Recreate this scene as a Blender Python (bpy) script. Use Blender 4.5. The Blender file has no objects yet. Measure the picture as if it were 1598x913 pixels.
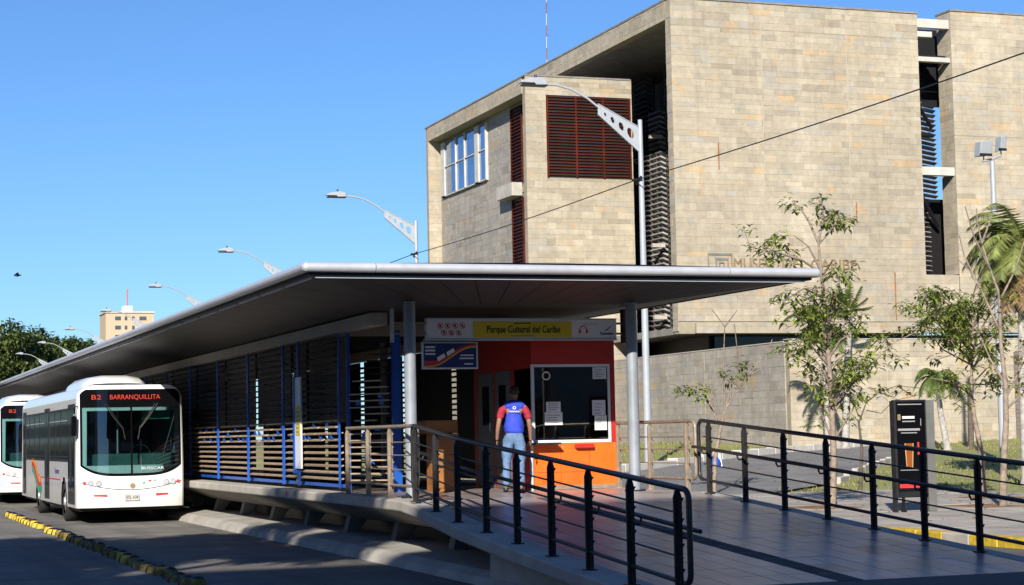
import bpy, math, random
from mathutils import Vector, Matrix
rnd = random.Random(7)
sc = bpy.context.scene
col = sc.collection
PI = math.pi
# ------------------------------------------------------------------ camera
YAW, PITCH, ROLL = math.radians(19.83), math.radians(4.30), math.radians(-1.135)
FPX, CX, CY = 2950.0, 799.0, 456.5          # focal length in photograph pixels
EYE = Vector((0, 0, 1.88))
fw = Vector((math.sin(YAW)*math.cos(PITCH), math.cos(YAW)*math.cos(PITCH), math.sin(PITCH)))
rt = Vector((math.cos(YAW), -math.sin(YAW), 0))
up = rt.cross(fw)
R2 = rt*math.cos(ROLL) + up*math.sin(ROLL)
U2 = -rt*math.sin(ROLL) + up*math.cos(ROLL)
cd = bpy.data.cameras.new('camera')
cam = bpy.data.objects.new('camera', cd); col.objects.link(cam)
cd.sensor_width = 36; cd.lens = 36*FPX/1598; cd.clip_start = 0.2; cd.clip_end = 6000
m = Matrix((R2, U2, -fw)).transposed().to_4x4(); m.translation = EYE
cam.matrix_world = m
sc.camera = cam
# ------------------------------------------------------------------ sky, sun, exposure
SUN = Vector((-1.0, -1.82, 1.0)).normalized()       # towards the sun: behind the camera, to the left
w = bpy.data.worlds.new('World'); sc.world = w; w.use_nodes = True
nt = w.node_tree
sky = nt.nodes.new('ShaderNodeTexSky'); sky.sky_type = 'NISHITA'; sky.sun_disc = False
sky.sun_elevation = math.asin(SUN.z); sky.sun_rotation = math.atan2(SUN.x, SUN.y)
sky.air_density = 1.0; sky.dust_density = 0.1; sky.ozone_density = 3.0; sky.altitude = 0
bg = nt.nodes['Background']; bg.inputs[1].default_value = 0.053
tint = nt.nodes.new('ShaderNodeMix'); tint.data_type = 'RGBA'; tint.blend_type = 'MULTIPLY'; tint.inputs[0].default_value = 1
tint.inputs[7].default_value = (.70, 1.03, 1.5, 1)      # a deeper, clearer tropical blue over the whole sky
nt.links.new(sky.outputs[0], tint.inputs[6]); nt.links.new(tint.outputs[2], bg.inputs[0])
sd = bpy.data.lights.new('sun', 'SUN'); sd.energy = 5.0; sd.angle = math.radians(0.53); sd.color = (1, 0.93, 0.82)
so = bpy.data.objects.new('sun', sd); col.objects.link(so)
so.rotation_euler = (-SUN).to_track_quat('-Z', 'Y').to_euler(); so.location = (-40, -70, 60)
vs = sc.view_settings
vs.view_transform = 'Standard'; vs.look = 'None'; vs.gamma = 1; vs.exposure = 0.74; vs.use_curve_mapping = False

# ------------------------------------------------------------------ helpers
def at(x, y, Y):
    "world point at depth Y along the lane direction"
    d = R2*((x-CX)/FPX) - U2*((y-CY)/FPX) + fw
    return EYE + d*(Y/d.y)

def wl(o):
    p = Vector((0, 0, 0))
    while o is not None:
        p += o.location; o = o.parent
    return p

class MB:
    def __init__(s): s.v = []; s.f = []; s.m = []; s.s = []
    def add(s, vs, fs, m=0, sm=False):
        n = len(s.v); s.v += [tuple(p) for p in vs]
        for f in fs:
            s.f.append([i+n for i in f]); s.m.append(m); s.s.append(sm)
        return s
    def box(s, x0, x1, y0, y1, z0, z1, m=0):
        return s.add([(x0,y0,z0),(x1,y0,z0),(x1,y1,z0),(x0,y1,z0),(x0,y0,z1),(x1,y0,z1),(x1,y1,z1),(x0,y1,z1)],
              [(0,3,2,1),(4,5,6,7),(0,1,5,4),(1,2,6,5),(2,3,7,6),(3,0,4,7)], m)
    def obox(s, c, a, b, d, m=0):
        c, a, b, d = Vector(c), Vector(a), Vector(b), Vector(d)
        q = [c+a*i+b*j+d*k for k in (-1,1) for j in (-1,1) for i in (-1,1)]
        return s.add(q, [(0,2,3,1),(4,5,7,6),(0,1,5,4),(1,3,7,5),(3,2,6,7),(2,0,4,6)], m)
    def quad(s, a, b, c, d, m=0): return s.add([a,b,c,d], [(0,1,2,3)], m)
    def tube(s, pts, r, n=8, m=0, cap=True, sm=True):
        pts = [Vector(p) for p in pts]; N = len(pts)
        rr = r if isinstance(r, (list, tuple)) else [r]*N
        t0 = (pts[1]-pts[0]).normalized()
        ref = Vector((0,0,1)) if abs(t0.z) < .9 else Vector((1,0,0))
        a = t0.cross(ref).normalized()
        vs = []
        for i, p in enumerate(pts):
            t = (pts[min(i+1,N-1)]-pts[max(i-1,0)]).normalized()
            a = (a - t*a.dot(t)).normalized(); b = t.cross(a)
            for k in range(n):
                an = 2*PI*k/n; vs.append(p+(a*math.cos(an)+b*math.sin(an))*rr[i])
        fs = [(i*n+k, i*n+(k+1)%n, (i+1)*n+(k+1)%n, (i+1)*n+k) for i in range(N-1) for k in range(n)]
        s.add(vs, fs, m, sm)
        if cap:
            s.add(vs[:n], [tuple(range(n))[::-1]], m); s.add(vs[-n:], [tuple(range(n))], m)
        return s
    def prism(s, poly, o, u, v, wv, m=0):
        "polygon of (a,b) at o+u*a+v*b, extruded by wv"
        o, u, v, wv = Vector(o), Vector(u), Vector(v), Vector(wv); n = len(poly)
        A = [o+u*a+v*b for a, b in poly]; B = [p+wv for p in A]
        fs = [tuple(range(n)), tuple(range(2*n-1, n-1, -1))] + [(i, i+n, (i+1)%n+n, (i+1)%n) for i in range(n)]
        return s.add(A+B, fs, m)
    def lathe(s, prof, c=(0,0,0), n=12, m=0, sm=True):
        c = Vector(c); vs = [c+Vector((r*math.cos(2*PI*k/n), r*math.sin(2*PI*k/n), z)) for r, z in prof for k in range(n)]
        fs = [(i*n+k, i*n+(k+1)%n, (i+1)*n+(k+1)%n, (i+1)*n+k) for i in range(len(prof)-1) for k in range(n)]
        return s.add(vs, fs, m, sm)
    def disc(s, c, nrm, r, n=14, th=.01, m=0):
        c, nrm = Vector(c), Vector(nrm).normalized()
        return s.tube([c, c+nrm*th], r, n, m, True, False)
    def mesh(s, name, shift=Vector((0,0,0))):
        me = bpy.data.meshes.new(name)
        me.from_pydata([tuple(Vector(p)-shift) for p in s.v], [], s.f)
        me.polygons.foreach_set('material_index', s.m)
        me.polygons.foreach_set('use_smooth', s.s)
        me.update(); return me
    def build(s, name, mats, parent=None, local=False, bevel=0, segs=1):
        sh = Vector((0,0,0)) if (local or parent is None) else wl(parent)
        me = s.mesh(name, sh)
        for mt in (mats if isinstance(mats, (list, tuple)) else [mats]): me.materials.append(mt)
        o = bpy.data.objects.new(name, me); col.objects.link(o)
        if parent is not None: o.parent = parent
        if bevel:
            b = o.modifiers.new('bevel', 'BEVEL'); b.width = bevel; b.segments = segs; b.limit_method = 'ANGLE'; b.angle_limit = math.radians(40)
        return o

def tag(o, label, cat=None, group=None, kind=None):
    if label: o['label'] = label
    if cat: o['category'] = cat
    if group: o['group'] = group
    if kind: o['kind'] = kind
    return o
def thing(name, label, cat, loc=(0,0,0), group=None):
    o = bpy.data.objects.new(name, None); col.objects.link(o); o.location = loc; o.empty_display_size = .3
    return tag(o, label, cat, group)
def inst(src, name, parent, loc, rot=None, scale=None):
    o = bpy.data.objects.new(name, src); col.objects.link(o); o.parent = parent; o.location = loc
    if rot is not None: o.rotation_euler = rot
    if scale is not None: o.scale = scale
    return o
def copy_tree(o, parent=None):
    c = o.copy(); col.objects.link(c); c.parent = parent
    for ch in list(o.children): copy_tree(ch, c)
    return c
def text(name, body, size, loc, mat, parent, rot=(PI/2,0,0), width=None, ext=.004, align='CENTER', local=False, sy=1):
    cu = bpy.data.curves.new(name, 'FONT'); cu.body = body; cu.size = size; cu.extrude = ext
    cu.align_x = align; cu.align_y = 'CENTER'; cu.resolution_u = 3
    t = bpy.data.objects.new(name, cu); col.objects.link(t)
    bpy.context.view_layer.update()
    me = bpy.data.meshes.new_from_object(t)
    wd = t.dimensions.x
    bpy.data.objects.remove(t)
    me.name = name; me.materials.clear(); me.materials.append(mat)
    o = bpy.data.objects.new(name, me); col.objects.link(o); o.parent = parent
    o.location = Vector(loc) - (wl(parent) if parent and not local else Vector((0,0,0))); o.rotation_euler = rot
    if width and wd > 1e-4: o.scale = (width/wd, sy, 1)
    return o

# ------------------------------------------------------------------ materials
def M(name, c, rough=.6, metal=0, var=.12, scale=3.0, bump=0, bscale=40, c2=None, emis=None, coat=0, spec=None, detail=6, island=0, trans=None):
    mt = bpy.data.materials.new(name); mt.use_nodes = True
    n = mt.node_tree.nodes; l = mt.node_tree.links; b = n['Principled BSDF']
    b.inputs['Roughness'].default_value = rough; b.inputs['Metallic'].default_value = metal
    if coat: b.inputs['Coat Weight'].default_value = coat; b.inputs['Coat Roughness'].default_value = .05
    if spec is not None: b.inputs['Specular IOR Level'].default_value = spec
    geo = n.new('ShaderNodeNewGeometry')
    no = n.new('ShaderNodeTexNoise'); no.inputs['Scale'].default_value = scale; no.inputs['Detail'].default_value = detail
    no.inputs['Roughness'].default_value = .62
    l.new(geo.outputs['Position'], no.inputs['Vector'])
    mx = n.new('ShaderNodeMix'); mx.data_type = 'RGBA'
    d = c2 if c2 else tuple(max(0, x*(1-var*1.6)) for x in c)
    e = c if c2 else tuple(min(1, x*(1+var*.8)) for x in c)
    mx.inputs[6].default_value = (*d, 1); mx.inputs[7].default_value = (*e, 1)
    mr = n.new('ShaderNodeMapRange'); mr.inputs[1].default_value = .3; mr.inputs[2].default_value = .7
    l.new(no.outputs['Fac'], mr.inputs[0]); l.new(mr.outputs[0], mx.inputs[0])
    out = mx.outputs[2]
    if island:
        oi = n.new('ShaderNodeObjectInfo')
        ad = n.new('ShaderNodeMath'); ad.operation = 'ADD'; l.new(oi.outputs['Random'], ad.inputs[0]); l.new(geo.outputs['Random Per Island'], ad.inputs[1])
        fr = n.new('ShaderNodeMath'); fr.operation = 'FRACT'; l.new(ad.outputs[0], fr.inputs[0])
        m2 = n.new('ShaderNodeMapRange'); m2.inputs[3].default_value = 1-island; m2.inputs[4].default_value = 1+island
        l.new(fr.outputs[0], m2.inputs[0])
        hs = n.new('ShaderNodeHueSaturation'); l.new(out, hs.inputs['Color']); l.new(m2.outputs[0], hs.inputs['Value'])
        out = hs.outputs[0]
    l.new(out, b.inputs['Base Color'])
    rr = n.new('ShaderNodeMapRange'); rr.inputs[3].default_value = max(0.02, rough*.85); rr.inputs[4].default_value = min(1, rough*1.15)
    l.new(no.outputs['Fac'], rr.inputs[0]); l.new(rr.outputs[0], b.inputs['Roughness'])
    if bump:
        nb = n.new('ShaderNodeTexNoise'); nb.inputs['Scale'].default_value = bscale; nb.inputs['Detail'].default_value = 4
        l.new(geo.outputs['Position'], nb.inputs['Vector'])
        bp = n.new('ShaderNodeBump'); bp.inputs['Strength'].default_value = bump; bp.inputs['Distance'].default_value = .02
        l.new(nb.outputs['Fac'], bp.inputs['Height']); l.new(bp.outputs[0], b.inputs['Normal'])
    if emis:
        b.inputs['Emission Color'].default_value = (*emis[0], 1); b.inputs['Emission Strength'].default_value = emis[1]
    if trans:
        tl = n.new('ShaderNodeBsdfTranslucent'); l.new(out, tl.inputs[0])
        ms = n.new('ShaderNodeMixShader'); ms.inputs[0].default_value = trans
        l.new(b.outputs[0], ms.inputs[1]); l.new(tl.outputs[0], ms.inputs[2])
        l.new(ms.outputs[0], n['Material Output'].inputs[0])
    return mt

def ramp_mat(name, stops, rough=.8, scale=2.5, bump=.3, bscale=14, amt=.22):
    "masonry: every stone takes its own colour from the ramp"
    mt = bpy.data.materials.new(name); mt.use_nodes = True
    n = mt.node_tree.nodes; l = mt.node_tree.links; b = n['Principled BSDF']; b.inputs['Roughness'].default_value = rough
    geo = n.new('ShaderNodeNewGeometry'); oi = n.new('ShaderNodeObjectInfo')
    ad = n.new('ShaderNodeMath'); ad.operation = 'ADD'; l.new(oi.outputs['Random'], ad.inputs[0]); l.new(geo.outputs['Random Per Island'], ad.inputs[1])
    fr = n.new('ShaderNodeMath'); fr.operation = 'FRACT'; l.new(ad.outputs[0], fr.inputs[0])
    cr = n.new('ShaderNodeValToRGB'); cr.color_ramp.interpolation = 'CONSTANT'
    e = cr.color_ramp.elements
    while len(e) < len(stops): e.new(.5)
    for i, (p, c) in enumerate(stops): e[i].position = p; e[i].color = (*c, 1)
    l.new(fr.outputs[0], cr.inputs[0])
    no = n.new('ShaderNodeTexNoise'); no.inputs['Scale'].default_value = scale; no.inputs['Detail'].default_value = 8; no.inputs['Roughness'].default_value = .7
    l.new(geo.outputs['Position'], no.inputs['Vector'])
    mr = n.new('ShaderNodeMapRange'); mr.inputs[1].default_value = .25; mr.inputs[2].default_value = .75; mr.inputs[3].default_value = 1-amt; mr.inputs[4].default_value = 1+amt
    l.new(no.outputs['Fac'], mr.inputs[0])
    hs = n.new('ShaderNodeHueSaturation'); l.new(cr.outputs[0], hs.inputs['Color']); l.new(mr.outputs[0], hs.inputs['Value'])
    # ochre lichen and rust bleeding over the joints
    n2 = n.new('ShaderNodeTexNoise'); n2.inputs['Scale'].default_value = .95; n2.inputs['Detail'].default_value = 7; n2.inputs['Roughness'].default_value = .66
    l.new(geo.outputs['Position'], n2.inputs['Vector'])
    m3 = n.new('ShaderNodeMapRange'); m3.inputs[1].default_value = .57; m3.inputs[2].default_value = .72; m3.inputs[4].default_value = .65
    l.new(n2.outputs['Fac'], m3.inputs[0])
    n3 = n.new('ShaderNodeTexNoise'); n3.inputs['Scale'].default_value = .16; n3.inputs['Detail'].default_value = 3; l.new(geo.outputs['Position'], n3.inputs['Vector'])
    m4 = n.new('ShaderNodeMapRange'); m4.inputs[1].default_value = .3; m4.inputs[2].default_value = .7; m4.inputs[3].default_value = .88; m4.inputs[4].default_value = 1.12; l.new(n3.outputs['Fac'], m4.inputs[0])
    h2 = n.new('ShaderNodeHueSaturation'); l.new(hs.outputs[0], h2.inputs['Color']); l.new(m4.outputs[0], h2.inputs['Value']); hs = h2
    mx = n.new('ShaderNodeMix'); mx.data_type = 'RGBA'; l.new(m3.outputs[0], mx.inputs[0]); l.new(hs.outputs[0], mx.inputs[6]); mx.inputs[7].default_value = (.43, .29, .15, 1)
    mp = n.new('ShaderNodeMapping'); mp.inputs['Scale'].default_value = (1.3, 1.3, .07); l.new(geo.outputs['Position'], mp.inputs[0])
    n5 = n.new('ShaderNodeTexNoise'); n5.inputs['Scale'].default_value = 1.0; n5.inputs['Detail'].default_value = 7; n5.inputs['Roughness'].default_value = .65; l.new(mp.outputs[0], n5.inputs['Vector'])
    m5 = n.new('ShaderNodeMapRange'); m5.inputs[1].default_value = .38; m5.inputs[2].default_value = .62; m5.inputs[3].default_value = .91; m5.inputs[4].default_value = 1.04; l.new(n5.outputs['Fac'], m5.inputs[0])
    h5 = n.new('ShaderNodeHueSaturation'); l.new(mx.outputs[2], h5.inputs['Color']); l.new(m5.outputs[0], h5.inputs['Value'])
    l.new(h5.outputs[0], b.inputs['Base Color'])
    nb = n.new('ShaderNodeTexNoise'); nb.inputs['Scale'].default_value = bscale; nb.inputs['Detail'].default_value = 5
    l.new(geo.outputs['Position'], nb.inputs['Vector'])
    bp = n.new('ShaderNodeBump'); bp.inputs['Strength'].default_value = bump; bp.inputs['Distance'].default_value = .03
    l.new(nb.outputs['Fac'], bp.inputs['Height']); l.new(bp.outputs[0], b.inputs['Normal'])
    return mt

def glass(name, tint=(.2,.3,.32), mixf=.5, rough=.03):
    mt = bpy.data.materials.new(name); mt.use_nodes = True
    n = mt.node_tree.nodes; l = mt.node_tree.links; n.remove(n['Principled BSDF'])
    tr = n.new('ShaderNodeBsdfTransparent'); tr.inputs[0].default_value = (*tint, 1)
    gl = n.new('ShaderNodeBsdfGlossy'); gl.inputs['Roughness'].default_value = rough
    fz = n.new('ShaderNodeFresnel'); fz.inputs[0].default_value = 1.5
    mr = n.new('ShaderNodeMapRange'); mr.inputs[3].default_value = mixf*.25; mr.inputs[4].default_value = 1
    l.new(fz.outputs[0], mr.inputs[0])
    ms = n.new('ShaderNodeMixShader'); l.new(mr.outputs[0], ms.inputs[0]); l.new(tr.outputs[0], ms.inputs[1]); l.new(gl.outputs[0], ms.inputs[2])
    l.new(ms.outputs[0], n['Material Output'].inputs[0]); return mt

SST = [(0,(.333,.289,.217)),(.2,(.346,.301,.226)),(.40,(.318,.276,.208)),(.55,(.36,.314,.238)),(.69,(.296,.258,.197)),(.78,(.375,.328,.25)),(.87,(.318,.288,.237)),(.955,(.385,.29,.18)),(.984,(.265,.227,.172))]
STONE = ramp_mat('stone', SST)
STONEG = ramp_mat('grey_stone', [(p, (c[0]*.82, c[1]*.86, c[2]*.98)) for p, c in SST])
STONEJ = M('stone_joint', (.29,.255,.185), .9, var=.15, scale=2, bump=.3)
CONC = M('concrete', (.40,.375,.33), .85, var=.14, scale=1.6, bump=.25, bscale=30)
CONCL = M('pale_concrete', (.47,.45,.41), .85, var=.12, scale=1.8, bump=.2, bscale=30)
CONCD = M('dark_concrete', (.20,.19,.175), .9, var=.2, scale=1.5, bump=.3, bscale=25)
KERBC = M('kerb_concrete', (.36,.34,.30), .9, var=.2, scale=1.3, bump=.35, bscale=25)
ROADC = M('lane_concrete', (.165,.155,.14), .85, var=.22, scale=.9, bump=.3, bscale=60, island=.08)
ASPH = M('asphalt', (.095,.093,.09), .9, var=.25, scale=.8, bump=.5, bscale=90)
JOINT = M('tar_joint', (.03,.03,.032), .9)
TILE = ramp_mat('floor_tile', [(0,(.285,.242,.238)),(.3,(.31,.265,.253)),(.62,(.26,.222,.22)),(.86,(.325,.28,.262)),(.945,(.245,.20,.155)),(.975,(.17,.115,.11))], rough=.32, scale=2.2, bump=.03, bscale=30, amt=.22)
GROUT = M('tile_grout', (.13,.12,.115), .9)
TACT = M('tactile_tile', (.07,.065,.065), .7, var=.2)
DARKFLOOR = M('dark_floor', (.06,.058,.058), .8, var=.2, bump=.3)
BLACKG = M('black_glass', (.004,.004,.005), .07, 0, var=.1, spec=.35)
PJOINT = M('pale_joint', (.39,.35,.275), .9, var=.1)
ASPHL = M('worn_asphalt', (.18,.175,.165), .9, var=.2, scale=.7, bump=.5, bscale=80)
RAILM = M('rail_metal', (.29,.235,.18), .45, .25, var=.2, scale=9)
RAILD = M('dark_rail_paint', (.035,.034,.036), .38, .35, var=.25, scale=9)
TUBEM = M('brushed_aluminium', (.56,.58,.62), .36, .4, var=.06, scale=5)
SOFF = M('soffit_metal', (.034,.033,.032), .5, .1, var=.1, scale=2, island=.08, spec=.3)  # darker than its grey metal: the canopy shade is put into this colour
ROOFW = M('white_roof_sheet', (.72,.72,.70), .5, .1, var=.08)
DARKM = M('dark_metal', (.022,.022,.026), .45, .4, var=.25)
POSTM = M('grey_post_paint', (.25,.275,.31), .5, .1, var=.12, scale=4)
BLUE = M('blue_paint', (.008,.085,.43), .42, .1, var=.1)
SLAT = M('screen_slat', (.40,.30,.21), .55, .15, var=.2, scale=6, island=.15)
SLATSHADE = M('screen_slat_shaded', (.009,.008,.008), .8, .2, var=.25, scale=6, island=.2)  # same slats on the upper rows, with the canopy shade put into the colour
ORANGE = M('orange_paint', (.80,.125,.008), .5, 0, var=.13, scale=3.5)
REDP = M('red_panel', (.42,.018,.012), .45, 0, var=.07)
WHITE = M('white_paint', (.78,.78,.77), .4, 0, var=.05, scale=2)
SIGNW = M('sign_white', (.66,.68,.72), .45, 0, var=.04)
YELLOW = M('yellow_panel', (.62,.47,.02), .5, 0, var=.05)
YPAINT = M('yellow_paint', (.52,.36,.03), .65, 0, var=.28, scale=9, bump=.2)
BLACK = M('black_plastic', (.008,.008,.009), .5, 0, var=.1)
RUBBER = M('rubber', (.018,.018,.018), .8, 0, var=.2)
NAVY = M('navy_print', (.012,.02,.12), .45, 0, var=.05)
REDPR = M('red_print', (.55,.03,.03), .45, 0, var=.05)
PAPER = M('paper', (.78,.78,.76), .8, 0, var=.05)
GREYPR = M('grey_print', (.25,.25,.26), .6, 0, var=.05)
DOORG = M('grey_door', (.16,.165,.17), .45, .3, var=.1)
WOODC = M('plywood', (.30,.12,.03), .55, 0, var=.2, scale=4)
BUSW = M('bus_white', (.80,.80,.80), .22, 0, var=.03, scale=1.2, coat=.6)
BUSG = M('bus_grey', (.022,.023,.026), .35, 0, var=.1)
LED = M('led_red', (.25,.01,.004), .5, 0, emis=((1,.09,.03), .26))
nn_b = BUSW.node_tree.nodes; ll_b = BUSW.node_tree.links; pb_ = nn_b['Principled BSDF']; src_ = pb_.inputs['Base Color'].links[0].from_socket
tc_ = nn_b.new('ShaderNodeTexCoord'); sp_ = nn_b.new('ShaderNodeSeparateXYZ'); ll_b.new(tc_.outputs['Object'], sp_.inputs[0])
dr_ = nn_b.new('ShaderNodeMapRange'); dr_.inputs[1].default_value = 1.0; dr_.inputs[2].default_value = .4; dr_.inputs[3].default_value = .04; dr_.inputs[4].default_value = .75; ll_b.new(sp_.outputs[2], dr_.inputs[0])
dn_ = nn_b.new('ShaderNodeTexNoise'); dn_.inputs['Scale'].default_value = 4; dn_.inputs['Detail'].default_value = 8; ll_b.new(tc_.outputs['Object'], dn_.inputs['Vector'])
dm_ = nn_b.new('ShaderNodeMath'); dm_.operation = 'MULTIPLY'; ll_b.new(dr_.outputs[0], dm_.inputs[0]); ll_b.new(dn_.outputs['Fac'], dm_.inputs[1])
dx_ = nn_b.new('ShaderNodeMix'); dx_.data_type = 'RGBA'; ll_b.new(dm_.outputs[0], dx_.inputs[0]); ll_b.new(src_, dx_.inputs[6]); dx_.inputs[7].default_value = (.3,.26,.2,1); ll_b.new(dx_.outputs[2], pb_.inputs['Base Color'])
# tyre marks and oil along the lane
for RM in (ROADC, ASPH):
    nn_b = RM.node_tree.nodes; ll_b = RM.node_tree.links; pb_ = nn_b['Principled BSDF']; src_ = pb_.inputs['Base Color'].links[0].from_socket
    ge_ = nn_b.new('ShaderNodeNewGeometry'); mp_ = nn_b.new('ShaderNodeMapping'); mp_.inputs['Scale'].default_value = (1.1,.045,1); ll_b.new(ge_.outputs['Position'], mp_.inputs[0])
    dn_ = nn_b.new('ShaderNodeTexNoise'); dn_.inputs['Scale'].default_value = 1.6; dn_.inputs['Detail'].default_value = 6; ll_b.new(mp_.outputs[0], dn_.inputs['Vector'])
    dr_ = nn_b.new('ShaderNodeMapRange'); dr_.inputs[1].default_value = .42; dr_.inputs[2].default_value = .68; dr_.inputs[4].default_value = .6; ll_b.new(dn_.outputs['Fac'], dr_.inputs[0])
    dx_ = nn_b.new('ShaderNodeMix'); dx_.data_type = 'RGBA'; ll_b.new(dr_.outputs[0], dx_.inputs[0]); ll_b.new(src_, dx_.inputs[6]); dx_.inputs[7].default_value = (.06,.057,.054,1); ll_b.new(dx_.outputs[2], pb_.inputs['Base Color'])
BGLASS = glass('windscreen_glass', (.34,.50,.50), .4, .02)
SGLASS = M('tinted_side_glass', (.01,.011,.011), .06, 0, var=.2, scale=1, spec=.35)
WGLASS = glass('booth_glass', (.5,.54,.54), .2, .02)
BLDGLASS = M('blue_building_glass', (.12,.25,.48), .04, .75, var=.3, scale=.35, coat=1)
BROWN = M('brown_louvre', (.075,.014,.007), .7, 0, spec=.08, var=.3, scale=1.2, island=.2)
LOUVD = M('dark_louvre', (.085,.08,.078), .5, .2, var=.3, scale=1.5, island=.3)
LOUVG = M('grey_louvre', (.34,.33,.32), .5, .15, var=.25, scale=1.5, island=.3)
LAMPW = M('lamp_white', (.33,.355,.385), .45, .05, var=.06)
GOLD = M('gold_letter', (.29,.215,.115), .5, .3, var=.1)
RUST = M('rust', (.30,.11,.03), .9, 0, var=.4, scale=4)
SKIN = M('skin', (.24,.12,.075), .6, 0, var=.08)
HAIR = M('hair', (.012,.01,.009), .7, 0, var=.3, scale=30)
JEANS = M('denim', (.10,.175,.32), .85, 0, var=.28, scale=8, bump=.3)
VEST = M('blue_vest', (.02,.05,.48), .75, 0, var=.22, scale=7, bump=.3)
RSHIRT = M('red_shirt', (.30,.012,.035), .8, 0, var=.15, scale=8)
BARK = M('bark', (.26,.205,.16), .9, 0, var=.35, scale=7, bump=.5, bscale=30)
BARKD = M('dark_bark', (.11,.085,.065), .9, 0, var=.35, scale=7, bump=.5, bscale=30)
PALMT = M('palm_trunk', (.36,.34,.31), .9, 0, var=.3, scale=6, bump=.5)
LEAF = M('leaf', (.205,.255,.045), .5, 0, var=.45, scale=1.1, island=.42, trans=.3)
LEAFY = M('leaf_yellow', (.26,.25,.04), .5, 0, var=.4, scale=1.1, island=.4, trans=.3)
LEAFD = M('leaf_dark', (.085,.12,.03), .5, 0, var=.4, scale=.5, island=.5, trans=.25)
PALM = M('palm_leaf', (.13,.185,.04), .5, 0, var=.4, scale=2, island=.35, trans=.3)
PALMY = M('palm_leaf_light', (.25,.29,.08), .5, 0, var=.4, scale=2, island=.35, trans=.3)
PALMD = M('dry_frond', (.24,.15,.075), .8, 0, var=.3, scale=2, island=.3)
GRASS = M('grass', (.16,.20,.05), .95, 0, scale=.35, c2=(.27,.235,.10), bump=.8, bscale=12, detail=9)
TUFT = M('grass_tuft', (.16,.21,.045), .9, 0, scale=.3, c2=(.27,.23,.09), island=.35)
LITTER = M('dry_leaf', (.22,.11,.04), .9, 0, var=.4, island=.4)
TERR = M('terrain', (.17,.15,.10), .95, 0, scale=.05, c2=(.10,.12,.05), bump=.4, bscale=3)
PAVE = M('pavement', (.34,.31,.27), .9, 0, var=.22, scale=1.1, bump=.3, bscale=30, island=.12)
TOWERC = M('tower_wall', (.46,.35,.24), .9, 0, var=.06, scale=.1)

UNIT = MB().box(-.5,.5,-.5,.5,-.5,.5).mesh('stone'); UNIT.materials.append(STONE)

# ================================================================== THE SETTING
def clamp(x, a, b): return max(a, min(b, x))
def smooth(x): x = clamp(x, 0, 1); return x*x*(3-2*x)
def H(x, y):
    "height of the ground east of the station"
    k = smooth((x-18)/8)
    y0 = 48 - 4*smooth((x-29)/4)
    h = clamp(.033*(y-y0), 0, 1.28) + clamp(.024*(x-44), 0, .55)*smooth((y-55)/20)
    return k*h
xs = [-900,-300,-120,-60,-30,-15,-5,3,9,13,15,16.5,18,19.5,21,22.5,24,25.5,27,28.5,30,31.5,33,35,37,39,41,43,45,47,49,51,54,57,60,64,70,80,100,140,250,500,1200]
ys = [-200,-80,-40,-10,5,15,25,35,42,44,46,48,50,52,54,56,58,60,62,64,66,68,70,72,74,76,78,80,82,84,86,88,90,95,100,110,120,135,160,220,350,700,1500,3000]
def lumps(x, y): return .05*math.sin(x*1.3+y*.7)*math.sin(y*1.1-x*.4)*smooth((x-29)/4)*smooth((y-46)/5)*(1 if y < 87 else 0)
g = MB(); nx = len(xs)
g.add([(x,y,H(x,y)+lumps(x,y)-.03) for y in ys for x in xs], [(j*nx+i,j*nx+i+1,(j+1)*nx+i+1,(j+1)*nx+i) for j in range(len(ys)-1) for i in range(nx-1)], 0, True)
for k, f in enumerate(g.f):
    cxx = sum(g.v[i][0] for i in f)/4; cyy = sum(g.v[i][1] for i in f)/4
    g.m[k] = 0 if (17 < cxx < 90 and 43 < cyy < 140) else 1
tag(g.build('ground', [GRASS, TERR]), 'grassy and bare ground around the station and museum', kind='structure')

def sheet(name, N, F, mat, dz, sub=5, label=None):
    b = MB(); n = len(N)
    V = []
    for a, c in zip(N, F):
        for k in range(sub+1):
            t = k/sub; x = a[0]+(c[0]-a[0])*t; y = a[1]+(c[1]-a[1])*t
            V.append((x, y, H(x,y)+dz))
    b.add(V, [(i*(sub+1)+k, i*(sub+1)+k+1, (i+1)*(sub+1)+k+1, (i+1)*(sub+1)+k) for i in range(n-1) for k in range(sub)])
    o = b.build(name, mat); tag(o, label, kind='structure'); return o
# bus lanes: a dark bed with concrete slabs laid on it
bl = MB().box(-8, 8.9, -20, 140, -.12, -.012).build('bus_road', JOINT); tag(bl, 'concrete bus road with dark tar joints between its slabs', kind='structure')
for lane, (x0, x1) in enumerate(((4.42, 7.9), (.9, 4.38))):
    y = 8 + lane*1.7
    while y < 84:
        L = 4.4
        b = MB().box(x0, x1-.02, y, y+L-.07, -.05, 0)
        b.build('concrete_slab', ROADC, bl, bevel=.008); y += L
MB().box(.9, 7.9, 84.6, 139, -.05, -.002).build('far_lane', ROADC, bl)
MB().box(-7.9, .86, -19, 139, -.05, -.002).build('outer_lane', ROADC, bl)
MB().box(.9, 7.88, -19, 7.8, -.05, -.002).build('near_lane', ROADC, bl)
MB().box(1.45, 2.0, 32.9, 33.02, -.02, .003).build('paint_mark', WHITE, bl)
tag(MB().box(12.9, 17.0, -20, 140, -.1, 0).build('service_road', ASPH), 'dark asphalt lane beyond the station ramp', kind='structure')
st = sheet('side_street', [(17.3,43.5),(24,47.6),(29.5,52.5),(34,58.2),(38,63.2),(43.5,71)], [(17.3,58),(24,60.5),(28,63.2),(31.5,66),(38,71),(45,75.2)], ASPHL, .03)
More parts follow.
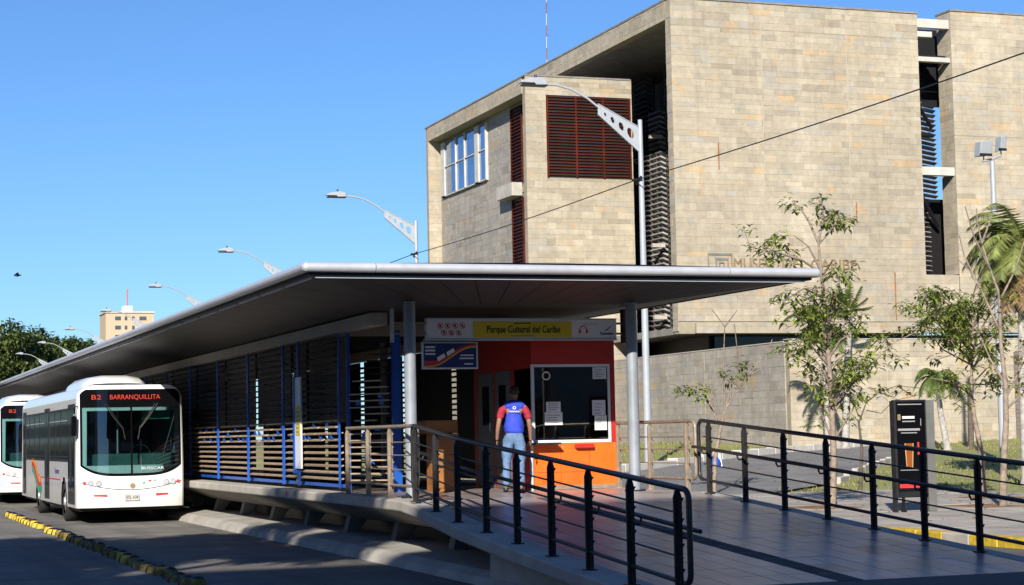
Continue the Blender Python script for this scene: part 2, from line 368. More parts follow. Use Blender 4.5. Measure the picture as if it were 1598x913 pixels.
# pale kerb along the far side of the side street
kb = thing('street_kerb', 'pale concrete kerb curving along the grass before the museum wall', 'kerb', (31.5,66,0))
F = [(17.3,58),(24,60.5),(28,63.2),(31.5,66),(38,71),(44,74.6)]
for (a, c) in zip(F[:-1], F[1:]):
    L = math.dist(a, c); n = max(1, int(L/1.6)); d = Vector((c[0]-a[0], c[1]-a[1], 0))/L; q = Vector((-d.y, d.x, 0))
    for k in range(n):
        p = Vector((a[0], a[1], 0))+d*(k+.5)*L/n + q*.25; p.z = H(p.x, p.y)+.1
        MB().obox(p, d*(L/n*.49), q*.22, Vector((0,0,.17))).build('kerb_stone', CONCL, kb, bevel=.02)
N2 = [(29.5,52.5),(34,58.2),(38,63.2),(43.5,71)]
k2 = thing('verge_kerb', 'low concrete kerb edging the grassy mound beside the side street', 'kerb', (34,58.2,0))
for (a, c) in zip(N2[:-1], N2[1:]):
    L = math.dist(a, c); n = max(1, int(L/1.6)); d = Vector((c[0]-a[0], c[1]-a[1], 0))/L; q = Vector((d.y, -d.x, 0))
    for k in range(n):
        p = Vector((a[0], a[1], 0))+d*(k+.5)*L/n + q*.12; p.z = H(p.x, p.y)+.04
        MB().obox(p, d*(L/n*.49), q*.1, Vector((0,0,.12))).build('kerb_stone', CONC, k2, bevel=.02)
# pavement beyond the service road
pv = tag(MB().box(17.25, 29, 4, 47.2, -.02, .105).build('pavement', CONCD), 'weathered concrete pavement with tree pits', kind='structure')
PITS = [(21.15,37.75),(24.15,35.5),(27.0,40.6)]
for i in range(8):
    for j in range(16):
        x0 = 17.3+i*1.46; y0 = 14+j*2.07
        if any(x0-.1 < px_ < x0+1.5 and y0-.1 < py_ < y0+2.1 for px_, py_ in PITS): continue
        MB().box(x0, x0+1.44, y0, y0+2.045, .05, .125+rnd.uniform(-.004,.006)).build('paving_slab', PAVE, pv, bevel=.008)
for px_, py_ in PITS:
    i = int((px_-17.3)//1.46); j = int((py_-14)//2.07); x0 = 17.3+i*1.46; y0 = 14+j*2.07
    MB().box(x0, x0+1.44, y0, y0+2.045, .05, .118).build('tree_pit_soil', LITTER, pv)
kr = thing('yellow_kerb', 'yellow painted kerb with worn paint along the pavement edge', 'kerb', (17.1,26,0))
for k in range(52):
    y0 = 8+k*.78
    mt = YPAINT if (17.5 < y0 < 31.5 and k % 5 != 3) else KERBC
    MB().box(16.95, 17.26, y0, y0+.765, -.02, .17+rnd.uniform(-.006,.006)).build('kerb_stone', mt, kr, bevel=.025, segs=2)

# tufts of grass and fallen leaves on the mound
b = MB(); bl_ = MB()
for k in range(15000):
    x = rnd.uniform(20, 64); y = rnd.uniform(47, 87.5)
    s1 = (y-47.6) - (x-24)*1.02; 
    on_street = (x < 45) and (y > 43.5+(x-17.3)*.86-1) and (y < 58.6+(x-17.3)*.66+.9)
    if on_street: continue
    z = H(x,y)+lumps(x,y)-.03; h = rnd.uniform(.05,.16); a = rnd.uniform(0, 2*PI)
    for q in range(3):
        a2 = a+q*2.1; dx, dy = math.cos(a2)*.06, math.sin(a2)*.06
        b.add([(x-dy*.35,y+dx*.35,z),(x+dy*.35,y-dx*.35,z),(x+dx+rnd.uniform(-.05,.05),y+dy,z+h)], [(0,1,2)])
tag(b.build('grass', TUFT), 'short half dry grass on the mound before the museum', 'grass', kind='stuff')
for k in range(1300):
    x = rnd.uniform(19, 40); y = rnd.uniform(30, 66)
    z = (.135 if (x < 29 and y < 47) else H(x,y)+.045); a = rnd.uniform(0, 2*PI); r = rnd.uniform(.04,.09)
    dx, dy = math.cos(a)*r, math.sin(a)*r
    bl_.add([(x-dx,y-dy,z),(x+dy*.5,y-dx*.5,z+.01),(x+dx,y+dy,z+.02),(x-dy*.5,y+dx*.5,z+.012)], [(0,1,2,3)])
tag(bl_.build('fallen_leaves', LITTER), 'brown fallen leaves scattered round the young trees', 'leaves', kind='stuff')

# ================================================================== STATION PLATFORM AND RAMP
ZP = .94
def zr(y): return ZP if y >= 26.5 else max(.02, ZP-(26.5-y)*.0715)
pf = thing('station_platform', 'raised concrete station platform on short piers beside the bus lane', 'platform', (10.4,60,0))
EDGE = [(8.02,105),(8.02,60),(8.02,40),(8.02,30),(8.0,28.3),(7.93,27.1),(7.8,25.9),(7.66,24.6),(7.56,23.2),(7.5,21),(7.48,17),(7.46,13.6)]
def strip(pts, prof):
    b = MB(); n = len(prof)
    V = [(x+a, y, zr(y)+c) for x, y in pts for a, c in prof]
    b.add(V, [(i*n+k, i*n+(k+1)%n, (i+1)*n+(k+1)%n, (i+1)*n+k) for i in range(len(pts)-1) for k in range(n)])
    b.add(V[:n], [tuple(range(n))]); b.add(V[-n:], [tuple(range(n))[::-1]])
    return b
strip([p for p in EDGE if p[1] > 25.8], [(0,-.02),(.02,0),(.47,0),(.47,-.2),(.02,-.17),(0,-.15)]).build('edge_slab', CONC, pf, bevel=.01)
strip([p for p in EDGE if p[1] > 22.4], [(.05,-.172),(.47,-.203),(1.3,-.4),(1.3,-.56),(.75,-.46)]).build('slab_soffit', CONCD, pf)
MB().box(9.25, 12.5, 22.6, 104.5, 0, .6).box(9.25, 12.5, 26.6, 104.5, .6, .88).build('platform_core', BLACK, pf)  # black core: the shade under the platform is put into its colour
MB().box(8.5, 12.8, 34.2, 104.5, .84, .938).build('platform_floor', DARKFLOOR, pf)  # floor coloured near black to carry the shade inside the station
ld = MB().box(8.46, 12.8, 26.5, 34.15, .8, .925).build('landing_bed', GROUT, pf)
for k in range(12):
    y = 23.8+k*3.08
    MB().prism([(8.66,.12),(8.84,.12),(9.2,.6),(8.8,.62)], (0,y,0), (1,0,0), (0,0,1), (0,.26,0)).build('pier', CONCD, pf, bevel=.01)  # dark concrete puts the shade under the slab into the piers
MB().prism([(-.03,.12),(.03,.12),(.03,.06),(.0,0),(-.03,.06)], (8.012,34.9,.79), (0,1,0), (0,0,1), (.006,0,0)).build('red_arrow', REDPR, pf)
isl = MB()
IP = [(7.78,104),(7.78,60),(7.78,46.2),(7.74,34),(7.72,27),(7.64,22),(7.6,13)]
n = 5
V = []
for x, y in IP: V += [(x,y,-.02),(x+.06,y,.1),(x+.2,y,.17),(x+.75,y,.2),(x+1.9,y,.2)]
isl.add(V, [(i*n+k, i*n+k+1, (i+1)*n+k+1, (i+1)*n+k) for i in range(len(IP)-1) for k in range(n-1)])
tag(isl.build('median_island', KERBC), 'sloping concrete island under the platform edge', kind='structure')
rp = thing('access_ramp', 'tiled access ramp with concrete edges leading up to the platform', 'ramp', (10.2,20,0))
strip([p for p in EDGE if p[1] < 26], [(0,-.02),(.02,.004),(.45,.004),(.45,-.2),(.02,-.17),(0,-.15)]).build('edge_slab', CONC, rp, bevel=.01)
strip([(12.62,26.6),(12.62,13.6)], [(0,.004),(.24,.004),(.26,-.02),(.26,-.25),(0,-.25)]).build('edge_slab', CONC, rp, bevel=.01)
b = MB()
V = []
for y in (26.5, 22.4, 13.6): V += [(7.7 if y < 25 else 8.2, y, zr(y)-.012), (12.62, y, zr(y)-.012)]
b.add(V, [(0,1,3,2),(2,3,5,4)]); b.build('ramp_bed', GROUT, rp)
MB().add([(7.72,22.4,0),(7.7,13.6,0),(7.7,13.6,zr(13.6)-.03),(7.72,22.4,zr(22.4)-.16),(12.7,22.4,0),(12.7,13.6,0),(12.7,13.6,zr(13.6)-.03),(12.7,22.4,zr(22.4)-.16)],
   [(0,3,2,1),(4,5,6,7),(0,4,7,3)]).build('side_wall', CONC, rp)
def tiles(parent, x0, x1, y0, y1, wx=.302, ly=.6):
    y = y0; 
    while y < y1-.05:
        ye = min(y+ly, y1); x = x0; c = 0
        while x < x1-.05:
            xe = min(x+wx, x1)
            b = MB(); e = .005; lo = max(x, 7.93+max(0,(y-23)*.14) if y < 27 else x)
            if xe-lo > .06:
                tact = abs((x+xe)/2-10.02) < .1 and y < 26.4
                V = [(lo+e,y+e,0),(xe-e,y+e,0),(xe-e,ye-e,0),(lo+e,ye-e,0)]
                dz = rnd.uniform(-.0012,.0012)
                T = [(a,q,zr(q)+dz) for a,q,_ in V]; Bt = [(a,q,zr(q)-.02) for a,q,_ in V]
                b.add(Bt+T, [(4,5,6,7),(0,1,5,4),(1,2,6,5),(2,3,7,6),(3,0,4,7)])
                if tact:
                    nn = 6
                    for i in range(nn):
                        yy = y+e+.03+(ye-y-.06)*i/nn
                        b.box(lo+.02, xe-.02, yy, yy+.045, zr(yy)-.01, zr(yy)+.006)
                b.build('tactile_tile' if tact else 'floor_tile', TACT if tact else TILE, parent)
            x = xe
        y = ye
tiles(rp, 7.74, 12.61, 17.5, 26.48)
tiles(ld, 8.48, 12.79, 26.52, 34.1)
b = MB(); b.add([(7.94,17.48,zr(17.48)),(12.6,17.48,zr(17.48)),(12.6,10.6,0.012),(7.94,10.6,0.012)], [(3,2,1,0)])
b.build('dark_floor', DARKFLOOR, rp)  # darker sheet from the last tile row to the ramp foot

# ------------------------------------------------------------------ canopy
cn = thing('station_canopy', 'long flat metal canopy with rounded aluminium edge on grey posts', 'canopy', (10.4,28,ZP))
CX0, CX1, CY0, CY1 = 6.30, 14.42, 26.0, 103.0
TZ = 4.30
def seg_tube(a, c, n, nm='edge_tube'):
    a, c = Vector(a), Vector(c); d = (c-a)/n; u = d.normalized()
    for k in range(n):
        MB().tube([a+d*k+u*.006, a+d*(k+1)-u*.006], .072, 14).build(nm, TUBEM, cn)
seg_tube((CX0,CY0,TZ),(7.3,CY0,TZ),1); seg_tube((7.3,CY0,TZ),(12.9,CY0,TZ),1); seg_tube((12.9,CY0,TZ),(CX1,CY0,TZ),1)
seg_tube((CX0,CY0,TZ),(CX0,CY1,TZ),13); seg_tube((CX1,CY0,TZ),(CX1,CY1,TZ),13)
b = MB()   # two corner knuckles
for x in (CX0, CX1): b.lathe([(0,-.074),(.05,-.055),(.075,0),(.05,.055),(0,.074)], (x,CY0,TZ), 12)
b.build('corner_joint', TUBEM, cn)
i1, i2 = .13, 2.15        # fascia inset, soffit fold inset
ZE, ZI = 4.20, 3.95
MB().box(CX0+.05, CX1-.05, CY0+.06, CY0+.1, ZE-.01, TZ+.03).box(CX0+.05, CX0+.09, CY0+.1, CY1, ZE-.01, TZ+.03).box(CX1-.09, CX1-.05, CY0+.1, CY1, ZE-.01, TZ+.03).build('fascia', DARKM, cn)
MB().box(CX0+.15, CX1-.15, CY0+.101, CY0+.15, ZE-.045, ZE-.012).build('drip_edge', TUBEM, cn)
y = CY0+.2
while y < CY1-1:   # pale broken drip strip under the lane side edge
    MB().box(CX0+.1, CX0+.13, y, y+1.6, ZE-.05, ZE-.012).build('drip_edge', TUBEM, cn); y += 1.75
# soffit panels: front facet (strips across), lane facet, street facet, flat middle
ns = 14; ex0, ex1 = CX0+i1, CX1-i1; ix0, ix1 = CX0+i2, CX1-i2; ey, iy = CY0+.15, CY0+i2
def quadstrip(A, B_, n, name='soffit_panel', gap=.006):
    for k in range(n):
        t0, t1 = k/n, (k+1)/n
        a0 = Vector(A[0]).lerp(Vector(A[1]), t0); a1 = Vector(A[0]).lerp(Vector(A[1]), t1)
        b0 = Vector(B_[0]).lerp(Vector(B_[1]), t0); b1 = Vector(B_[0]).lerp(Vector(B_[1]), t1)
        e = (a1-a0).normalized()*gap
        q = [a0+e, a1-e, b1-e, b0+e]
        MB().add(q+[p+Vector((0,0,.03)) for p in q], [(3,2,1,0),(4,5,6,7),(0,1,5,4),(1,2,6,5),(2,3,7,6),(3,0,4,7)]).build(name, SOFF, cn)
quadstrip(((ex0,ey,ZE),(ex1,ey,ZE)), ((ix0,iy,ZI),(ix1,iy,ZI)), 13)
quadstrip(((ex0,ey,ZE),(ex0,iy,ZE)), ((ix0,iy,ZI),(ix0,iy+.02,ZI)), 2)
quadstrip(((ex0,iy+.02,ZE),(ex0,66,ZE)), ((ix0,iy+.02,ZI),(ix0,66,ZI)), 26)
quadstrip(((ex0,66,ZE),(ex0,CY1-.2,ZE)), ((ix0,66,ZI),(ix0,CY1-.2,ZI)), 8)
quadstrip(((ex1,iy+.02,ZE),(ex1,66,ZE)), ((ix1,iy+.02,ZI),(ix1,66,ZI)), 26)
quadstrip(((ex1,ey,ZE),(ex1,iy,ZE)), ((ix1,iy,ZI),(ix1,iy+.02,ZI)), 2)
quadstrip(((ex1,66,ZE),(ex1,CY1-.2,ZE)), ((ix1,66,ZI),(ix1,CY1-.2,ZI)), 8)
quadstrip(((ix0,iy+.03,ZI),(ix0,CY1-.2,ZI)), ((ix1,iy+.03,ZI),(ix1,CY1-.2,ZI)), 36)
# roof sheets, gently arched, seen just over the edge tube
for k in range(24):
    y0 = CY0+.12+k*3.2; y1 = y0+3.18; V = []; nn = 10
    for yy in (y0, y1):
        for i in range(nn+1):
            t = i/nn; x = CX0+.06+(CX1-CX0-.12)*t
            V.append((x, yy, TZ+.06+.17*math.sin(PI*t)*min(1, .25+(yy-CY0)/3)))
    MB().add(V, [(i, i+1, i+nn+2, i+nn+1) for i in range(nn)], 0, True).build('roof_sheet', ROOFW, cn)
pm = MB()
for x in (8.4, 12.13):
    for k, y in enumerate((28.0, 40, 52, 64, 76, 88, 100)):
        if k: x = 9.5 if x < 10 else 11.4
        p = MB().tube([(x,y,ZP),(x,y,ZI+.02)], .092 if k == 0 else .085, 18)
        p.build('post', POSTM, cn)
        MB().tube([(x,y,ZP),(x,y,ZP+.025)], .17, 16, sm=False).build('post_base', DARKM, cn)
MB().box(8.35, 8.62, 30.0, 102, 3.73, 3.93).build('edge_beam', CONC, cn)
MB().box(12.0, 12.3, 33.6, 102, 3.73, 3.93).build('edge_beam', CONC, cn)
MB().box(8.63, 11.98, 33.3, 33.5, 3.73, 3.93).build('edge_beam', CONC, cn)

# ------------------------------------------------------------------ slatted screens
SL = MB().box(-.5,.5,-.5,.5,-.5,.5).mesh('slat'); SL.materials.append(SLAT)
SLD = MB().box(-.5,.5,-.5,.5,-.5,.5).mesh('slat'); SLD.materials.append(SLATSHADE)
def screen(x, y0, y1, idx, lane=True, label='', door=False):
    t = thing('slatted_screen', label, 'screen', (x,(y0+y1)/2,ZP), 'slatted screens enclosing the station')
    s = -1 if lane else 1
    for yy in (y0-.03, y1-.01):
        MB().box(x+s*.125-.016, x+s*.125+.016, yy, yy+.04, ZP+.06, 3.72).build('post', BLUE, t)
    MB().box(x-.04, x+.04, y0+.07, y1-.07, ZP+.07, ZP+.13).build('bottom_rail', BLUE, t)
    L = y1-y0-.02; z = ZP+.22; row = 0; yc = (y0+y1)/2
    while z < 3.66:
        if row < 6:
            inst(SL, 'slat', t, (s*.075, 0, z-ZP), (0, s*.3, 0), (.07, L, .024))
        else:
            # staggered short slats
            y = y0+.02+rnd.uniform(0,.25)
            while y < y1-.15:
                l = rnd.choice((.45,.6,.75,.9)); l = min(l, y1-.02-y)
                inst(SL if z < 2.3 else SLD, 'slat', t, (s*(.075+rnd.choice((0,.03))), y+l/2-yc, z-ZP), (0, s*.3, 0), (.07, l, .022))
                y += l+rnd.choice((.02,.02,.1,.18))
        z += .115; row += 1
    # blue wedge fins that show between the lowest staggered slats
    for k in range(int((y1-y0)/.42)):
        yy = y0+.25+k*.42+rnd.uniform(-.08,.08); zz = ZP+.235+.115*rnd.choice((6,6,7,8))
        if yy < y1-.2:
            MB().prism([(0,0),(.24,0),(.0,.1)], (x-.02+s*.09, yy, zz-.01), (0,-1,0), (0,0,1), (.02,0,0)).build('fin', BLUE, t)
    # added black sheet standing in for the shade inside the station
    MB().box(x+.07*(-s)-.006, x+.07*(-s)+.006, y0+.05, y1-.09, 2.15 if lane else ZP+.1, 3.7).build('shade_sheet', BLACK, t)
    return t
LB = ['slatted screen bay of the station beside the bus door pillar', 'slatted screen bay between bus lane railing and banner', 'slatted screen bay with the narrow upright banner', 'slatted screen bay beside the end of the platform railing']
ysb = [(32.3,35.3),(35.4,36.6),(36.7,39.95),(40.05,43.3),(43.4,46.9),(47,50.4),(50.5,53.9),(54,57.4)]
lbl = ['slatted screen bay at the end of the platform railing', 'narrow slatted screen bay behind the upright banner', 'slatted screen bay next beyond the upright banner', 'middle slatted screen bay between banner and front bus', 'slatted screen bay just before the front bus', 'slatted screen bay beside the flank of the front bus', 'slatted screen bay beside the flank of the front bus', 'slatted screen bay beside the flank of the front bus']
for i, (a, c) in enumerate(ysb): screen(8.5, a, c, i, True, lbl[i])
for k, (a, c) in enumerate(((33.8,37.2),(37.4,40.8),(41.0,44.4),(44.6,48),(48.2,51.6),(51.8,55.2))):
    screen(12.2, a, c, k, False, ['slatted street side screen directly behind the ticket booth','slatted street side screen second behind the ticket booth','slatted street side screen third behind the ticket booth','slatted street side screen fourth behind the ticket booth','slatted street side screen fifth behind the ticket booth','slatted street side screen next to the dark inner partition'][k])
dw = MB().box(8.42, 12.3, 57.6, 57.75, ZP, 3.7).build('inner_partition', DARKM); tag(dw, 'dark partition across the station interior', 'partition')
# front return of the screen, next to the entrance
fr_ = thing('entrance_screen', 'short slatted screen with bright blue post beside the entrance', 'screen', (8.9,32.2,ZP))
MB().box(9.12, 9.26, 31.42, 31.56, ZP, 3.72).build('post', BLUE, fr_)
MB().box(8.5, 8.56, 32.2, 32.26, ZP, 3.72).build('post', BLUE, fr_)
z = ZP+.2; k = 0
while z < 3.6:
    l = rnd.choice((.45,.6,.85)) if k > 8 else .85
    a, c = Vector((8.56,32.2,z)), Vector((9.12,31.5,z)); d = (c-a).normalized(); f = rnd.uniform(.1,1)*(1-l/.9) if l < .85 else 0
    p = a+d*(f*.9+l/2)
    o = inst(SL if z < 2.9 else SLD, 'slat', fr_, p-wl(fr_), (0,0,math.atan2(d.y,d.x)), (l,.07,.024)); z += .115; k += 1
for k in range(10):
    q = rnd.uniform(.1,.75); a = Vector((8.56,32.2,0)).lerp(Vector((9.12,31.5,0)), q); zz = 1.3+.115*rnd.randint(1,11)
    MB().prism([(0,0),(.13,0),(.06,.11)], (a.x, a.y-.02, zz), (.62,-.78,0), (0,0,1), (.015,.012,0)).build('fin', BLUE, fr_)
bn = thing('upright_banner', 'narrow upright banner in white and yellow with blue edge on the screens', 'banner', (8.36,35.3,1.3))
MB().box(8.33, 8.36, 35.0, 35.46, 1.32, 3.05).build('panel', SIGNW, bn)
MB().box(8.322, 8.329, 35.03, 35.4, 1.95, 2.5).build('yellow_print', YELLOW, bn)
MB().box(8.31, 8.37, 35.46, 35.56, 1.22, 3.08).build('edge_strip', BLUE, bn)
for k in range(6): MB().box(8.318, 8.3225, 35.1, 35.34, 2.0+k*.075, 2.03+k*.075).build('lettering', GREYPR, bn)

# ------------------------------------------------------------------ railings
def railing(name, label, pts, posts, zf, mat, hand=0, start_loop=True, end_loop=True, h=1.1, group=None):
    "pts: (x,y) line; posts: y-positions on it"
    t = thing(name, label, 'railing', (pts[0][0], pts[0][1], zf(pts[0][1])), group)
    def xat(y):
        for (x0,y0),(x1,y1) in zip(pts[:-1], pts[1:]):
            if min(y0,y1)-1e-6 <= y <= max(y0,y1)+1e-6:
                return x0+(x1-x0)*(y-y0)/(y1-y0)
        (x0,y0),(x1,y1) = (pts[0],pts[1]) if abs(y-pts[0][1]) < abs(y-pts[-1][1]) else (pts[-2],pts[-1])
        return x0+(x1-x0)*(y-y0)/(y1-y0)
    for y in posts:
        x = xat(y); z = zf(y)
        b = MB().prism([(-.042,.0),(.042,.0),(.042,h-.09),(.02,h-.02),(-.02,h-.02),(-.042,h-.09)], (x,y-.014,z), (1,0,0), (0,0,1), (0,.028,0))
        b.obox((x,y,z+h*.5), (.008,0,0), (0,.045,0), (0,0,h*.49))
        po = b.build('post', mat, t)
        MB().lathe([(.0,.014),(.085,.014),(.085,0)], (x,y,z+.001), 10, sm=False).build('base_plate', mat, t)
        for q in (.3,.52,.74,.92):
            MB().prism([(0,0),(.055,0),(0,-.085)], (x+.01,y-.02,z+h*q-.01), (1,0,0), (0,0,1), (0,.02,0)).build('bracket', mat, po)
    y0, y1 = pts[0][1], pts[-1][1]; sgn = 1 if y1 > y0 else -1
    def P(y, dz, dx=0): return Vector((xat(y)+dx, y, zf(y)+dz))
    N = max(2, int(abs(y1-y0)/.8)); yy = [y0+(y1-y0)*k/N for k in range(N+1)]
    top = [P(y, h) for y in yy]
    def loop(ye, s):
        r = .11; out = []
        for k in range(6):
            a = PI/2*k/5; out.append(P(ye+s*(.06+r*math.sin(a)), h-r+r*math.cos(a)))
        for k in range(6):
            a = PI/2*k/5; out.append(P(ye+s*(.06+r*math.cos(a)), .2+r-r*math.sin(a)))
        return out
    path = top
    if end_loop: path = path + loop(y1, sgn)
    if start_loop: path = loop(y0, -sgn)[::-1] + path
    MB().tube(path, .03, 10).build('top_rail', mat, t)
    for f in (.78, .6, .4):
        MB().tube([P(y, h*f) for y in yy], .011, 6).build('rod', mat, t)
    MB().tube([P(y, .2) for y in yy], .022, 8).build('bottom_rail', mat, t)
    if hand:
        MB().tube([P(y0-sgn*.15, .7, hand)]+[P(y, .7, hand) for y in yy]+[P(y1+sgn*.15, .7, hand)], .024, 8).build('handrail', mat, t)
        for y in posts:
            p = P(y, .62)
            MB().tube([p, p+Vector((hand*.8,0,-.01)), p+Vector((hand,0,.03)), p+Vector((hand,0,.07))], .013, 6).build('handrail_bracket', mat, t)
    return t
railing('platform_railing', 'brown metal railing along the platform edge above the island', [(8.2,31.1),(8.16,27.05)], [31.06,29.72,28.4,27.05], zr, RAILM, start_loop=False)
railing('ramp_railing', 'dark metal ramp railing beside the bus lane with rounded end', [(7.98,26.42),(7.75,23.8),(7.68,16.62)], [26.4,25.05,23.75,22.57,21.4,20.22,19.06,17.9,16.72], zr, RAILD, hand=.12)
railing('ramp_railing', 'dark metal ramp railing on the pavement side with mid handrail', [(12.62,26.45),(12.62,13.9)], [26.27,25.07,23.86,22.65,21.45,20.25,19.07,17.87,16.67,15.4,14.2], zr, RAILD, hand=-.12)
railing('landing_railing', 'short brown railing between the ticket booth and the ramp', [(12.66,29.95),(12.64,26.95)], [29.9,28.55,27.1], zr, RAILM, start_loop=False)

# ================================================================== TICKET BOOTH
BX0, BX1, BY0, BY1 = 11.1, 12.62, 29.9, 32.95
bo = thing('ticket_booth', 'orange and red ticket booth with a large counter window', 'booth', ((BX0+BX1)/2, BY0, ZP))
MB().box(BX0, BX1, BY0, BY0+.06, ZP, 1.72).build('counter_front', ORANGE, bo, bevel=.006)
MB().box(BX0+.03, BX1-.03, BY0-.004, BY0-.001, 1.23, 1.236).build('seam', REDP, bo)
MB().box(BX0, BX1, BY0, BY0+.06, 3.06, 3.6).build('upper_panel', REDP, bo)
MB().box(BX1-.08, BX1, BY0+.001, BY0+.059, 1.721, 3.059).build('corner_post', REDP, bo)
MB().box(BX1-.06, BX1, BY0+.061, BY1, ZP, 3.6).build('side_wall', REDP, bo)
MB().box(BX0+.001, BX1-.061, BY1-.06, BY1, ZP, 3.6).build('back_wall', REDP, bo)
MB().box(BX0, BX0+.05, BY0+.061, BY1-.061, 3.0, 3.6).box(BX0, BX0+.05, BY0+.9, BY0+1.05, ZP, 2.999).box(BX0, BX0+.05, BY0+1.82, BY0+1.95, ZP, 2.999).box(BX0, BX0+.05, BY0+2.8, BY1-.061, ZP, 2.999).box(BX0, BX0+.05, BY0+.061, BY0+.899, ZP, 1.72).build('side_wall', REDP, bo)
MB().box(BX0+.01, BX1-.01, BY0+.01, BY1-.01, 3.601, 3.65).build('roof', DARKM, bo)
for y0 in (BY0+1.06, BY0+1.96):
    d = MB().box(BX0-.01, BX0+.03, y0, y0+.75 if y0 < BY0+1.5 else y0+.83, ZP+.01, 2.99).build('door', DOORG, bo)
    MB().box(BX0-.016, BX0-.011, y0+.22, y0+.58, 2.05, 2.75).build('door_pane', SGLASS, d)
    MB().tube([(BX0-.04,y0+.1,1.95),(BX0-.04,y0+.1,2.1)], .014, 6).build('handle', TUBEM, d)
wn = MB().box(BX0+.06, BX1-.085, BY0+.005, BY0+.045, 1.725, 1.775).box(BX0+.06, BX1-.085, BY0+.005, BY0+.045, 3.01, 3.055).box(BX0+.0, BX0+.05, BY0+.005, BY0+.045, 1.725, 3.055).box(BX1-.13, BX1-.085, BY0+.006, BY0+.044, 1.776, 3.009).build('window_frame', SIGNW, bo)
MB().box(BX0+.05, BX1-.13, BY0+.02, BY0+.03, 1.776, 3.009).build('pane', WGLASS, wn)
sw = MB().box(BX0+.012, BX0+.04, BY0+.07, BY0+.09, 1.75, 2.98).box(BX0+.012, BX0+.04, BY0+.87, BY0+.89, 1.75, 2.98).build('side_window_frame', DARKM, bo)
MB().box(BX0+.02, BX0+.03, BY0+.091, BY0+.869, 1.75, 2.98).build('pane', WGLASS, sw)
MB().box(BX0-.4, BX0+.42, BY0-.26, BY0-.002, 1.70, 1.735).build('counter_shelf', RAILD, bo, bevel=.006)
MB().box(BX0+.75, BX0+1.08, BY0-.1, BY0-.005, 1.63, 1.7).build('coin_tray', REDP, bo, bevel=.008)
MB().tube([(BX0-.03,BY0-.03,ZP),(BX0-.03,BY0-.03,1.7)], .028, 8).build('corner_pole', TUBEM, bo)
for x in (BX0+.5, BX0+1.02): MB().box(x-.003, x+.003, BY0-.003, BY0-.0008, ZP+.02, 1.70).build('seam', REDP, bo)
for x in (BX0+.04, BX0+.46, BX0+.54, BX0+.98, BX0+1.06, BX1-.04):
    for z in (ZP+.06, 1.66): MB().disc((x,BY0-.001,z), (0,-1,0), .008, 8, .003).build('screw', TUBEM, bo)
MB().box(BX0+.01, BX1-.01, BY0-.006, BY0-.001, ZP+.004, ZP+.07).build('kick_plate', RAILM, bo)
# papers and stickers on the pane
for nm, x0, x1, z0, z1, mt in (('notice', 11.36,11.62,2.25,2.42,PAPER),('notice', 11.33,11.65,2.03,2.245,PAPER),('notice', 12.2,12.44,2.18,2.44,SIGNW),('notice', 12.24,12.46,1.93,2.175,PAPER),('notice', 12.22,12.47,2.8,3.0,SIGNW)):
    nn_ = MB().box(x0, x1, BY0+.008, BY0+.018, z0, z1).build(nm, mt, bo)
    for k in range(4):
        MB().box(x0+.03, x1-.03-rnd.uniform(0,.08), BY0+.005, BY0+.0078, z0+.03+k*(z1-z0)/5, z0+.03+k*(z1-z0)/5+.012).build('lettering', GREYPR, nn_)
b = MB(); c = Vector((11.37,BY0+.006,2.86)); 
for k in range(20):
    a, a2 = 2*PI*k/20, 2*PI*(k+1)/20
    b.quad(c+Vector((math.cos(a)*.075,0,math.sin(a)*.075)), c+Vector((math.cos(a2)*.075,0,math.sin(a2)*.075)), c+Vector((math.cos(a2)*.055,0,math.sin(a2)*.055)), c+Vector((math.cos(a)*.055,0,math.sin(a)*.055)))
b.build('ring_sticker', PAPER, bo)
# inside the booth
MB().box(BX0+.08, BX1-.1, BY0+.12, BY0+.75, 1.55, 1.6).build('desk', DOORG, bo)
MB().box(BX0+.08, BX0+.45, BY0+.13, BY0+.42, 1.6, 1.82).build('terminal', BLUE, bo, bevel=.01)
MB().box(BX0+.1, BX1-.1, BY1-.13, BY1-.07, 1.4, 2.9).build('inner_board', DARKM, bo)
# wooden cabinet, turnstile
cb = thing('wooden_cabinet', 'plain plywood cabinet standing inside the station entrance', 'cabinet', (9.85,31.0,ZP))
MB().box(9.66, 10.06, 30.7, 31.3, ZP, 1.92).box(9.5, 10.06, 30.75, 31.3, 1.925, 2.15).build('carcass', WOODC, cb, bevel=.008)
MB().box(9.69, 10.03, 30.685, 30.699, ZP+.06, 1.86).build('door', WOODC, cb, bevel=.004)
MB().tube([(9.98,30.67,1.45),(9.98,30.67,1.55)], .008, 6).build('handle', TUBEM, cb)

# ------------------------------------------------------------------ station name sign
sg = thing('station_name_sign', 'long white station sign with yellow name panel over the booth', 'sign', (10.7,29.2,3.45))
MB().box(9.05, 12.38, 29.2, 29.32, 3.45, 3.77).build('board', SIGNW, sg, bevel=.008)
MB().box(9.84, 11.57, 29.192, 29.199, 3.475, 3.735).build('name_panel', YELLOW, sg)
MB().box(9.05, 12.38, 29.185, 29.33, 3.771, 3.79).build('trim', TUBEM, sg); MB().box(9.02, 12.38, 29.185, 29.33, 3.425, 3.449).build('trim', TUBEM, sg)
text('name_lettering', 'Parque Cultural del Caribe', .17, (10.72,29.186,3.6), BLACK, sg, width=1.28)
for z, w_, mt in ((3.705,.3,BLACK),(3.497,.4,GREYPR)):
    MB().box(10.7-w_/2, 10.7+w_/2, 29.187, 29.191, z-.008, z+.008).build('small_lettering', mt, sg)
def ring(c, r0, r1, y, mt, par, n=18):
    b = MB()
    for k in range(n):
        a, a2 = 2*PI*k/n, 2*PI*(k+1)/n
        b.quad(*[(c[0]+math.cos(t)*r, y, c[1]+math.sin(t)*r) for t, r in ((a,r0),(a2,r0),(a2,r1),(a,r1))])
    return b
